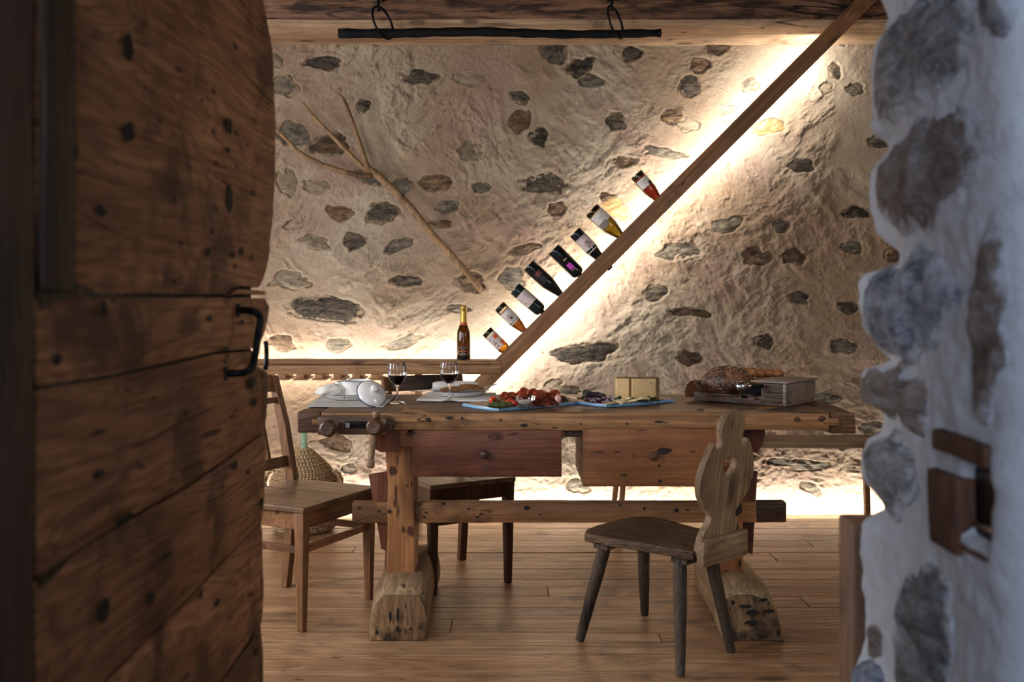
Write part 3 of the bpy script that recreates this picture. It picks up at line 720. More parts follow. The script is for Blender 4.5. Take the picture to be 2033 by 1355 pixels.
def plank(top, bot, seed, y_lo=None):
    n = 46; rows = []
    ty = [a for a, _ in top]; tz = [b for _, b in top]; by = [a for a, _ in bot]; bz = [b for _, b in bot]
    m = max(5, int((tz[0] - bz[0]) / 0.022))
    bm = bmesh.new(); Fr = []; Bk = []
    for i in range(m + 1):
        rf = []; rb = []
        v = i / m
        for j in range(n + 1):
            u = j / n; Ys = (y_lo or DY0)
            zt_ = np.interp(Ys + (DY1 - Ys) * u, ty, tz); zb_ = np.interp(Ys + (DY1 - Ys) * u, by, bz)
            z = float(zt_ + (zb_ - zt_) * v)
            Y = Ys + (door_edge_Y(z) - Ys) * u
            gap = 0.0030
            if i == 0: z -= gap
            if i == m: z += gap
            e = min(v, 1 - v) * m; rnd = 0.004 if e < 0.5 else (0.0012 if e < 1.2 else 0)
            if j == n: rnd += 0.006
            nx = 0.005 * noise.noise(Vector((Y * 2.2, z * 7, seed))) + 0.0022 * noise.noise(Vector((Y * 6, z * 40, seed)))
            rf.append(bm.verts.new((door_x(Y) - rnd + nx, Y, z))); rb.append(bm.verts.new((door_x(Y) - DT, Y - (.004 if j == n else 0), z)))
        Fr.append(rf); Bk.append(rb)
    for i in range(m):
        for j in range(n):
            bm.faces.new((Fr[i][j], Fr[i][j + 1], Fr[i + 1][j + 1], Fr[i + 1][j]))
        bm.faces.new((Fr[i][n], Bk[i][n], Bk[i + 1][n], Fr[i + 1][n])); bm.faces.new((Fr[i][0], Bk[i][0], Bk[i + 1][0], Fr[i + 1][0]))
        bm.faces.new((Bk[i][0], Bk[i][n], Bk[i + 1][n], Bk[i + 1][0]))
    for j in range(n):
        bm.faces.new((Fr[0][j], Fr[0][j + 1], Bk[0][j + 1], Bk[0][j])); bm.faces.new((Fr[m][j], Fr[m][j + 1], Bk[m][j + 1], Bk[m][j]))
    return obj('plank', bm, M['door'], door, angle=50, world=True)
plank(E[0], E[1], 1)
plank([(1.955, 1.2085), (2.0, 1.2205), (2.06, 1.2225), (DY1, 1.220)], [(1.955, 1.2065), (2.0, 1.207), (2.06, 1.207), (DY1, 1.206)], 2, 1.957)
for i in range(2, 8): plank(E[i], E[i + 1], i + 2)
# unseen dark core added to stop light showing through the joints
bm = wbox(0.02, 0.985, 1.98, T(-0.578, 1.70, 1.005)); obj('joint_light_block', bm, M['door_batten'], door, world=True)
bm = wbox(0.012, 0.085, 0.80, T(DX0 + 0.003, DY0 + 0.045, 1.61), bev=.006, wob=.003, cut=.06, seed=4); obj('hinge_batten', bm, M['door_batten'], door, angle=40, world=True)
# iron pull handle
def DP(x, y, off):
    Y = 2.0
    for _ in range(10): Y = (door_x(Y) + off) * F / (x - CX)
    return Vector((door_x(Y) + off, Y, EYE - (y - HZ) * Y / F))
h0, h1 = DP(474, 616, 0.0), DP(448, 742, 0.0)
hp = [h0, DP(492, 617, .026), DP(507, 620, .044), DP(515, 626, .050), DP(518, 637, .052), DP(512, 668, .052), DP(508, 700, .050), DP(503, 722, .048), DP(496, 735, .044), DP(484, 741, .032), DP(468, 742, .016), h1]
bm = tube(bmesh.new(), hp, [.0072] * len(hp), 12); obj('handle', bm, M['iron'], door, smooth=True, world=True)
bm = bmesh.new(); box(bm, 0.006, 0.022, 0.026, T(h0.x + .002, h0.y, h0.z), bev=.002); box(bm, 0.006, 0.022, 0.026, T(h1.x + .002, h1.y, h1.z), bev=.002)
obj('handle_plate', bm, M['iron'], door, world=True)
bm = tube(bmesh.new(), [(-0.545, 2.228, 1.105), (-0.545, 2.236, 1.09), (-0.545, 2.236, 1.06), (-0.545, 2.226, 1.045)], .0055, 8); obj('latch', bm, M['iron'], door, smooth=True, world=True)

def spot_shape(bm, c, ax, ay, rx, ry, nrm, seed, th=.0008):
    """thin irregular patch in the plane of ax, ay"""
    ax = Vector(ax).normalized(); ay = Vector(ay).normalized(); nrm = Vector(nrm).normalized(); n = 16
    vs = [bm.verts.new(c + nrm * th)]; ring = []
    for k in range(n):
        a = 2 * math.pi * k / n; f = 1 + .30 * noise.noise(Vector((math.cos(a) * 1.3, math.sin(a) * 1.3, seed * 3.7))) + .15 * noise.noise(Vector((math.cos(a) * 4, math.sin(a) * 4, seed)))
        ring.append(bm.verts.new(c + ax * rx * f * math.cos(a) + ay * ry * f * math.sin(a) + nrm * th * .6))
    for k in range(n): bm.faces.new((vs[0], ring[k], ring[(k + 1) % n]))
bm = bmesh.new()
for i, (x, y, rx, ry) in enumerate(((255,95,9,26),(255,262,11,20),(200,418,9,13),(455,250,5,18),(455,395,6,26),(452,298,4,6),(413,502,4,9),(480,500,3,8),(462,507,3,7),(205,1215,11,24),(247,1028,16,7),
      (431,1198,5,6),(511,1293,3,10),(511,1266,3,7),(520,996,2,7),(493,939,2,6),(466,924,5,10),(196,942,11,9),(113,715,8,12),(205,612,7,15),(193,859,15,4),(416,633,4,7),(398,1180,3,10),(330,1105,9,4),
      (420,460,3,6),(300,1190,6,14),(500,760,6,12),(505,800,4,8),(480,640,3,5),(447,692,6,4),(150,300,5,16),(345,560,4,5),(370,820,4,4),(500,1180,2,6))):
    c = DP(x, y, 0.0035); s = c.y / F; gx = (F * 0 + 1); asp = abs(c.x) / c.y
    spot_shape(bm, c, (0.0277, 1, 0), (0, 0, 1), rx * s / asp, ry * s, (1, -.028, 0), i, .0012)
obj('knots', bm, M['soot'], door, world=True)['kind'] = 'stuff'

# ================================================================== wall timbers
# ledge on the left with slats below it
lg = empty('wall_ledge', (-1.5, 5.35, 0.84)); tag(lg, 'thick wooden ledge along the foot of the stone wall, lit from behind', 'ledge')
LZ0, LZ1 = pxz(743.5, 5.27), pxz(725, 5.27)
obj('front_board', wbox(3.02, 0.05, LZ1 - LZ0, T(-1.565, 5.295, (LZ0 + LZ1) / 2), bev=.004, cut=.12, wob=.0022, seed=3), M['ledge'], lg, angle=40, world=True)
obj('top_board', wbox(3.02, 0.165, 0.022, T(-1.565, 5.353, LZ1 + .0125), bev=.005, cut=.12, wob=.0016, seed=8), M['ledge'], lg, angle=40, world=True)
for i in range(24):
    x = -2.96 + i * 0.0975
    if x > -0.45: break
    o = obj('slat', wbox(0.042, 0.20, 0.021, T(x, 5.36, LZ0 - 0.0108), bev=.002), M['slat'], lg, angle=40, world=True)
    o = obj('slat', wbox(0.072, 0.20, 0.009, T(x, 5.36, LZ0 - 0.0265), bev=.002), M['slat'], lg, angle=40, world=True)
obj('batten', wbox(0.036, 0.05, 0.80, T(P(831, 0, 5.42).x, 5.42, 0.405), bev=.003), M['slat'], lg, world=True)
obj('batten', wbox(0.036, 0.05, 0.80, T(-2.7, 5.42, 0.405), bev=.003), M['slat'], lg, world=True)

# sloping timber with bottle holes
BD = (BEAM1 - BEAM0).normalized(); BP = Vector((BD.z, 0, -BD.x)) * -1  # upper-left normal
BP = Vector((-BD.z, 0, BD.x))
tb = empty('sloping_timber', BEAM0 + BD * 0.5); tag(tb, 'long squared timber rising diagonally across the stone wall, holding wine bottles', 'beam')
TW, TD = 0.082, 0.070
bm = bmesh.new(); L = (BEAM1 - BEAM0).length
box(bm, TW, TD, L, frame((0, 0, 0), y=(0, 1, 0), z=(0, 0, 1)), bev=.006, cut=.10, wob=.0022, k=3, seed=12)
Mb = frame((BEAM0 + BEAM1) / 2, y=(0, 1, 0), z=BD)
bm.transform(tb.matrix_basis.inverted() @ Mb)
me = bpy.data.meshes.new('timber'); bm.to_mesh(me); bm.free()
timber = link('timber', me, None, None)
for (nm_l, p0_, p1_) in (('led_profile', LED0, LED1),):
    q0, q1 = Vector(p0_), Vector(p1_); q0.y = q1.y = 5.388
    obj(nm_l, span(bmesh.new(), q0, q1, .022, .088, up=(0, 1, 0), bev=.001), M['steel'], tb, world=True)
# bottles: base px, tip px, radius, body length ratio, kind
BOT = [((1263,346),(1323,414),.0365,'burg','rose'), ((1174,417),(1254,488),.0440,'burg','white'), ((1141,461),(1213,535),.0365,'burg','black'),
       ((1099,495),(1171,566),.0385,'bord','black'), ((1049,527),(1133,603),.0385,'burg','black'), ((1022,573),(1097,637),.0375,'bord','green'),
       ((991,608),(1056,672),.0340,'burg','orange'), ((966,658),(1020,711),.0320,'short','amber')]
BDp = 5.31
cut = bmesh.new()
for (b, t, r_, kd, col) in BOT:
    p0 = P(*b, BDp); p1 = P(*t, BDp); d = (p1 - p0).normalized()
    tube(cut, [p1 - d * 0.135, p1 + d * 0.05], .0185, 16)
cme = bpy.data.meshes.new('cut'); cut.transform(tb.matrix_basis.inverted()); bmesh.ops.recalc_face_normals(cut, faces=cut.faces); cut.to_mesh(cme); cut.free()
cutter = bpy.data.objects.new('cut', cme); COL.objects.link(cutter)
md = timber.modifiers.new('holes', 'BOOLEAN'); md.operation = 'DIFFERENCE'; md.object = cutter; md.solver = 'EXACT'
dg = bpy.context.evaluated_depsgraph_get(); dg.update()
nm = bpy.data.meshes.new_from_object(timber.evaluated_get(dg)); bpy.data.objects.remove(timber); bpy.data.objects.remove(cutter)
# transform to local frame whose z runs along the grain: keep object matrix for the wood figure
Rl = Mb.to_3x3().to_4x4(); nm.transform(Rl.inverted()); nm.materials.clear()
nm.polygons.foreach_set('use_smooth', [True] * len(nm.polygons)); nm.set_sharp_from_angle(angle=math.radians(35))
timber = link('timber', nm, M['beam'], tb); timber.matrix_basis = Rl

# wooden hay fork on the wall
fk = empty('hay_fork', P(760, 380, 5.50)); tag(fk, 'three-pronged wooden hay fork hung aslant on the stone wall', 'hay fork')
fd = 5.515
def fpath(pts, d=fd): return [P(x, y, d) for x, y in pts]
bm = tube(bmesh.new(), fpath([(956, 578), (930, 545), (895, 505), (860, 468), (842, 445), (815, 412), (790, 385), (765, 362), (742, 342), (728, 330)]),
          [.0155, .0175, .0185, .019, .0195, .020, .020, .0205, .020, .012], 12)
fo = obj('handle', bm, M['fork'], fk, smooth=True, world=True)
for pts, rr in (([(742, 345), (724, 350), (705, 347), (668, 337), (635, 325), (605, 310), (588, 298), (570, 278), (552, 261), (540, 250)], [.017, .015, .014, .0135, .013, .012, .0115, .010, .009, .006]),
                ([(735, 342), (718, 330), (700, 312), (672, 283), (645, 255), (625, 235), (612, 218), (601, 203)], [.017, .014, .013, .0125, .0115, .0105, .008, .005]),
                ([(734, 342), (726, 322), (718, 295), (706, 262), (697, 235), (688, 210), (680, 194), (672, 186)], [.018, .015, .013, .0125, .0115, .011, .009, .006])):
    obj('prong', tube(bmesh.new(), fpath(pts), rr, 10), M['fork'], fk, smooth=True, world=True)
for x, y in ((860, 468), (640, 327)):
    p = P(x, y, fd); obj('nail', tube(bmesh.new(), [p + Vector((0, -.022, .0)), p + Vector((0, .05, 0))], .003, 6), M['iron'], fk, world=True)

# charred pole hanging in two iron rings from the ceiling beam
pd_ = 5.20
hp_ = empty('charred_pole', P(990, 65, pd_)); tag(hp_, 'long blackened wooden pole hanging in two iron rings below the ceiling beam', 'pole')
pts = []; rad = []
for i in range(34):
    t = i / 33; x = 672 + (1310 - 672) * t; pts.append(P(x, 66 - 1.5 * math.sin(t * 5) + (1.5 * math.sin(t * 11)), pd_)); rad.append(.0245 + .002 * math.sin(i * 1.7) - .004 * t)
bm = tube(bmesh.new(), pts, rad, 14)
for v in bm.verts: v.co += noise.noise_vector(v.co * 30) * .002
obj('pole_shaft', bm, M['charred'], hp_, smooth=True, world=True)
obj('end_band', tube(bmesh.new(), [pts[-1] - Vector((.012, 0, 0)), pts[-1] + Vector((.006, 0, 0))], .022, 14), M['iron'], hp_, world=True)
for (cx_, cy_, lab) in ((760, 45, 'iron ring and hook holding the left end of the blackened pole'), (1222, 44, 'iron ring and hook holding the right end of the blackened pole')):
    c = P(cx_, cy_, pd_); rg = empty('iron_ring', c); tag(rg, lab, 'ring', 'iron rings under the ceiling beam')
    s = -1 if cx_ < 1000 else -1
    ax = Vector((.52, .85, 0)).normalized(); pts = []
    for k in range(32):
        a = 2 * math.pi * k / 32
        pts.append(c + ax * (.078 * math.cos(a)) + Vector((0.25 * .078 * math.sin(a) * s, 0, .082 * math.sin(a))))
    obj('ring', tube(bmesh.new(), pts, .0062, 8, closed=True), M['iron'], rg, smooth=True, world=True)
    top = c + Vector((-.02, 0, .082))
    hk = [top + Vector((0, .02, -.012)), top + Vector((0, -.012, -.02)), top + Vector((0, -.024, 0)), top + Vector((0, -.012, .022)), top + Vector((0, .0, .05)), top + Vector((0, .06, .075)), top + Vector((0, .2, .08))]
    obj('hook', tube(bmesh.new(), hk, [.008, .008, .007, .007, .008, .009, .009], 8), M['iron'], rg, smooth=True, world=True)

# ================================================================== workbench used as a table
wb = empty('workbench', (0.14, 3.85, 0)); tag(wb, 'old pine joinery workbench laid as a table, with two drawers', 'workbench')
TZ = 0.80; TF, TB = 3.54, 4.24
def wbx(name, x0, x1, y0, y1, z0, z1, mat, par=None, bev=.005, cut=.12, wob=.002, seed=0.0, **kw):
    c = Vector(((x0 + x1) / 2, (y0 + y1) / 2, (z0 + z1) / 2)); root = wb
    bm = wbox(x1 - x0, y1 - y0, z1 - z0, bev=bev, cut=cut, wob=wob, seed=seed, **kw)
    o = obj(name, bm, M[mat], par or root, angle=40)
    pl = Vector((0, 0, 0))
    q = par
    while q is not None and q is not root: pl += q.location; q = q.parent
    o.location = c - root.location - pl; return o
XL, XR = -0.672, 1.115
SZ0 = 0.738
wbx('top_slab', XL, XR, TF, 3.80, SZ0, TZ, 'bench', seed=1, bev=.004, wob=.003, cut=.07)
wbx('top_board', XL, XR, 3.802, TB, SZ0 + .012, TZ - .001, 'bench_top', seed=2, wob=.002)
wbx('top_skin', XL, XR, TF + .001, 3.801, TZ - .0012, TZ + .0012, 'bench_top', seed=2, bev=.001, wob=0.0)
for (x0, x1, s, a) in ((XL - .085, XL - .002, 3, 'bench_dark'), (XR + .005, XR + .095, 5, 'bench_dark')):
    wbx('end_cap', x0, x1, TF + .004, TB, SZ0 - .014, TZ - .001, a, seed=s, bev=.010, wob=.006, cut=.04)
wbx('tenon', XL - .030, XL + .02, TF - .001, TF + .08, SZ0 + .020, TZ - .022, 'bench', seed=4, bev=.002)
wbx('tenon', XR - .02, XR + .035, TF - .001, TF + .08, SZ0 + .018, TZ - .020, 'bench', seed=6, bev=.002)
for (x, y) in ((852, 834), (917, 831), (993, 834), (1152, 842), (1583, 833), (1632, 832)):
    p = P(x, y, TF - .003); r_ = .0045 if x < 1500 else .009
    obj('peg', lathe(bmesh.new(), [(0, .004), (r_ * .8, .003), (r_, 0), (r_, -.01)], 10, T(*(p - wb.location)) @ R(90, 'X')), M['bench_dark'], wb)
# dark bench dog stub in the top
obj('bench_dog', wbox(.022, .022, .014, T(*(P(1391, 815, 3.6) - wb.location)), bev=.002), M['bench_dark'], wb)
# tail vise: jaw, plate with bolts, two turned knobs
wbx('vise_jaw', P(633, 0, 3.5).x, P(772, 0, 3.5).x, 3.475, 3.545, pxz(864, 3.475), pxz(829, 3.475), 'vise', seed=9, bev=.006, wob=.003, cut=.04)
wbx('vise_plate', P(683, 0, 3.47).x, P(734, 0, 3.47).x, 3.470, 3.476, pxz(851, 3.47), pxz(837, 3.47), 'iron', bev=.001, wob=0, cut=0)
for x in (690, 722):
    p = P(x, 845, 3.466) - wb.location
    bm = wbox(.017, .006, .017, T(*p), bev=.001); lathe(bm, [(0, .006), (.004, .006), (.0045, 0)], 6, T(*(p + Vector((0, -.003, 0)))) @ R(90, 'X'))
    obj('bolt', bm, M['steel'] if x < 700 else M['iron'], wb)
for (x, y, w2, hasb) in ((649, 852, 0, False), (741, 849, 0, True)):
    c = P(x, y, 3.345)
    bk = P(x + (17 if not hasb else 22), y - 7, 3.475); dd = (c - bk).normalized(); Lk = (c - bk).length
    Mx = frame(bk - wb.location, x=(1, 0, 0), z=dd)
    prof_ = [(0, 0), (.014, 0), (.020, .012), (.018, .022), (.022, .030), (.023, .036), (.021, .041), (.026, .050), (.030, .075), (.0305, .098), (.0285, .114), (.024, .122), (.020, .125), (0, .1235)]
    prof_ = [(a, b * Lk / .125) for a, b in prof_]
    kn = obj('vise_screw', lathe(bmesh.new(), prof_, 28, Mx), M['vise'], wb, angle=30)
    if hasb:
        t0 = P(747, 824, 3.385) - wb.location; t1 = P(735, 921, 3.37) - wb.location
        d_ = (t1 - t0); n_ = 9
        bm = tube(bmesh.new(), [t0 + d_ * (i / n_) for i in range(n_ + 1)], [.0105, .0095, .010, .0105, .0112, .0118, .0115, .0112, .0108, .0105], 12)
        lathe(bm, [(0, -.012), (.010, -.011), (.0125, -.004), (.013, .004), (.010, .011), (0, .012)], 12, T(*t0))
        lathe(bm, [(0, -.017), (.011, -.015), (.0155, -.006), (.0155, .006), (.011, .015), (0, .016)], 12, T(*t1))
        obj('vise_handle', bm, M['handle_wood'], kn, smooth=True)
c = P(770, 843, 3.49) - wb.location
obj('guide_end', lathe(bmesh.new(), [(0, .03), (.018, .03), (.025, .022), (.027, .0), (.025, -.02), (0, -.02)], 24, T(*c) @ R(90, 'X')), M['vise'], wb, angle=30)
# drawers
def drawer(x0, x1, z0, z1, yf, depth, mat, side, kx, ky, ks, seed):
    dr = empty('drawer', (0, 0, 0)); dr.parent = wb
    c = Vector(((x0 + x1) / 2, yf, (z0 + z1) / 2)) - wb.location
    dr.location = c; w_, h_ = x1 - x0, z1 - z0
    o = obj('drawer_front', wbox(w_, .024, h_, bev=.003, cut=.08, wob=.0016, seed=seed), M[mat], dr, angle=40); o.location = (0, .012, 0)
    for s in (-1, 1):
        o = obj('drawer_side', wbox(.018, depth, h_ - .012, bev=.002), M[side], dr); o.location = (s * (w_ / 2 - .012), .024 + depth / 2, -.002)
    o = obj('drawer_back', wbox(w_ - .04, .015, h_ - .02), M[side], dr); o.location = (0, depth + .01, 0)
    o = obj('drawer_bottom', wbox(w_ - .006, depth, .010), M[side], dr); o.location = (0, .024 + depth / 2, -h_ / 2 + .004)
    kp = P(kx, ky, yf) - wb.location - c
    kb = obj('drawer_knob', lathe(bmesh.new(), [(0, .026), (.006, .0255), (.0125, .022), (.0165, .015), (.0155, .009), (.010, .004), (.009, 0), (0, 0)], 9 if ks else 20, T(kp.x, 0, kp.z) @ R(90, 'X')), M['bench_dark' if not ks else 'vise'], dr, angle=25)
    return dr
drawer(P(819, 0, 3.475).x, P(1115, 0, 3.475).x, pxz(948, 3.475), pxz(856, 3.475), 3.475, .38, 'red_wood', 'drawer_side', 962, 902, 1, 3)
drawer(P(1157, 0, 3.53).x, P(1466, 0, 3.53).x, pxz(967, 3.53), pxz(851, 3.53) - .004, 3.53, .42, 'drawer_wood', 'drawer_side', 1297, 905, 0, 5)
wbx('drawer_runner', P(1098, 0, 3.5).x, P(1122, 0, 3.5).x, 3.50, 4.1, pxz(872, 3.5), SZ0 - .004, 'bench_dark', seed=3, bev=.003)
wbx('drawer_runner', P(1122, 0, 3.58).x, P(1153, 0, 3.58).x, 3.585, 4.1, pxz(871, 3.55), SZ0 - .001, 'bench_dark', seed=6, bev=.003)
wbx('drawer_runner', P(806, 0, 3.5).x, P(824, 0, 3.5).x, 3.495, 4.1, pxz(866, 3.5), SZ0 - .006, 'bench_dark', seed=7, bev=.003)
# trestles
def trestle(px0, px1, side):
    yp = 3.73; x0 = P(px0, 0, yp).x; x1 = P(px1, 0, yp).x; xc = (x0 + x1) / 2
    nm_ = 'post'
    wbx(nm_, x0, x1, yp, yp + .15, .155, SZ0 - .06, 'post', seed=11 + side, bev=.008, wob=.0045, cut=.05, k=5)
    # bearer under the top, its lower corners cut away
    bx0, bx1 = (P(738, 0, 3.60).x, P(806, 0, 3.60).x) if side == 0 else (P(1452, 0, 3.60).x, P(1519, 0, 3.60).x)
    zb = pxz(899, 3.6)
    ol = [(bx0 + .004, SZ0), (bx0, zb + .05), (bx0 + .012, zb + .012), (bx0 + .03, zb), (bx1 - .028, zb), (bx1 - .006, zb + .03), (bx1, SZ0 - .03), (bx1, SZ0)]
    bm = prism(bmesh.new(), ol, .60, Matrix(((1, 0, 0, 0), (0, 0, -1, 3.90), (0, 1, 0, 0), (0, 0, 0, 1))), bev=.004)
    obj('bearer', bm, M['key'], wb, angle=35, world=True)
    if side == 0: wbx('bearer_block', P(795, 0, 3.6).x, P(826, 0, 3.6).x, 3.59, 3.9, pxz(886, 3.6), SZ0 - .004, 'bench', seed=8, bev=.003)
    # foot: half log lying along y with its front chopped off
    if side == 0: fx0, fx1, yb = P(731, 0, 3.54).x, P(853, 0, 3.54).x, 4.22
    else: fx0, fx1, yb = P(1437, 0, 3.54).x, P(1559, 0, 3.54).x, 4.22
    fc = (fx0 + fx1) / 2; hw = (fx1 - fx0) / 2
    if side == 0: ol = [(-1, 0), (-.99, .035), (-.92, .10), (-.85, .128), (-.60, .155), (-.2, .160), (.45, .161), (.70, .158), (.88, .120), (.96, .07), (.96, .03), (.88, 0)]
    else: ol = [(-1, 0), (-1, .05), (-.99, .125), (-.90, .150), (-.60, .163), (-.2, .165), (.2, .155), (.58, .138), (.72, .112), (.88, .06), (1.0, .012), (1, 0)]
    bm = bmesh.new(); secs = []
    for i in range(19):
        t = i / 18; Y = 3.545 + (yb - 3.545) * t
        f = 1.0 - .10 * t + .02 * math.sin(t * 7 + side); g = 1.0 + .16 * math.sin(min(t / .28, 1) * math.pi / 2) - .10 * max(0, (t - .7) / .3)
        sh = (-.012 * math.sin(t * 3.1)) if side == 0 else (.012 * math.sin(t * 2.2))
        e = 1 - (.06 if i == 0 else 0)
        secs.append([bm.verts.new((fc + sh + hw * a * f * e, Y - (0 if i else 0) + (.02 * (b / .16) if i == 0 else 0), b * g * e)) for a, b in ol])
    nO = len(ol)
    for a, b in zip(secs[:-1], secs[1:]):
        for k in range(nO):
            j = (k + 1) % nO; bm.faces.new((a[k], a[j], b[j], b[k]))
    bm.faces.new(secs[-1])
    bmesh.ops.subdivide_edges(bm, edges=bm.edges[:], cuts=1, use_grid_fill=True)
    for v in bm.verts:
        if v.co.z > .004: v.co += noise.noise_vector(v.co * 9) * .005 + noise.noise_vector(v.co * 28) * .0016
    ft = obj('foot', bm, M['foot'], wb, angle=50, world=True)
    # sawn end face
    ee = .94
    ol2 = [(a * hw * ee, b * ee) for a, b in ol]
    bm = prism(bmesh.new(), ol2, .014, None, bev=.003)
    bm.transform(Matrix(((1, 0, 0, fc), (0, .13, -1, 3.541), (0, 1, 0, .0005), (0, 0, 0, 1))))
    for v in bm.verts:
        if v.co.z > .004: v.co += noise.noise_vector(v.co * 9) * .003
    obj('foot_end', bm, M['foot_end'], ft, angle=40, world=True)
trestle(768, 823, 0); trestle(1428, 1476, 1)
RY = 3.785
wbx('rail', P(701, 0, RY).x, P(1558, 0, RY).x, RY - .022, RY + .03, pxz(1037, RY), pxz(996, RY), 'rail', seed=15, bev=.008, wob=.003, cut=.06)
wbx('rail_charred_end', P(1498, 0, RY).x, P(1559, 0, RY).x, RY - .0245, RY + .032, pxz(1035, RY), pxz(996, RY) + .002, 'bench_dark', seed=16, bev=.010, wob=.003, cut=.03)
for (xa, xb, xc_, xd, zt_, zb_) in ((733, 770, 758, 772, 942, 1096), (1470, 1502, 1474, 1492, 942, 1100)):
    d = 3.80
    ol = [(P(xa, 0, d).x, pxz(zt_, d)), (P(xb, 0, d).x, pxz(zt_ - 6, d)), (P(xd, 0, d).x, pxz(zb_, d)), (P(xc_, 0, d).x, pxz(zb_ - 8, d))]
    bm = prism(bmesh.new(), ol, .03, Matrix(((1, 0, 0, 0), (0, 0, -1, 3.795), (0, 1, 0, 0), (0, 0, 0, 1))), bev=.004)
    obj('wedge_key', bm, M['key'], wb, angle=35, world=True)

def knots(items, d, mat, par=wb):
    bm = bmesh.new()
    for i, (x, y, rx, ry) in enumerate(items): spot_shape(bm, P(x, y, d), (1, 0, 0), (0, 0, 1), rx * d / F, ry * d / F, (0, -1, 0), i + x, .0006)
    obj('knots', bm, M[mat], par, world=True)['kind'] = 'stuff'
knots([(880,1000,4,3),(845,1018,2.5,2),(842,1027,3,2.5),(930,1011,3,2),(955,1021,4,2.5),(948,1027,4,2),(1046,1009,6,4),(1072,1023,2,1.5),(1231,1004,3,2),(1279,1010,3,3),(1343,1014,5,4),(1365,1013,3,2),(752,1016,3,2.5),(712,1009,3,3)], RY - .0265, 'knot')
knots([(779,936,7,9),(815,1055,7,10),(783,1000,2,8),(785,980,2,18),(800,1052,3,6),(808,965,2,3)], 3.7255, 'knot_red')
knots([(773,1016,4,4)], 3.7255, 'knot')
knots([(1462,1012,12,14),(1443,1138,5,5),(1469,1120,2,8)], 3.7255, 'knot')
knots([(985,868,16,8),(966,931,11,7),(864,928,5,4),(1030,926,4,4)], 3.4735, 'knot_red')
knots([(1308,925,3,3),(1311,956,4,3),(1225,898,8,1.3),(1318,896,14,7),(1258,904,1,5),(1238,944,8,2)], 3.5285, 'knot')
knots([(1455,1197,4,5),(1480,1205,13,3.5),(1494,1217,13,6),(1516,1192,9,3.5),(1528,1214,13,3.5),(1492,1237,14,4),(1546,1257,2.5,8),(1512,1264,6,2)], 3.532, 'soot')
knots([(775,1225,2.5,12),(790,1222,3,15),(789,1250,4,6),(748,1256,2.5,5),(815,1250,3,3)], 3.532, 'soot')
knots([(1583,833,6,4),(1632,832,7,5),(1245,842,3,2),(850,834,5,5),(1040,845,8,3),(1308,838,10,2),(893,830,8,3)], 3.5375, 'knot')
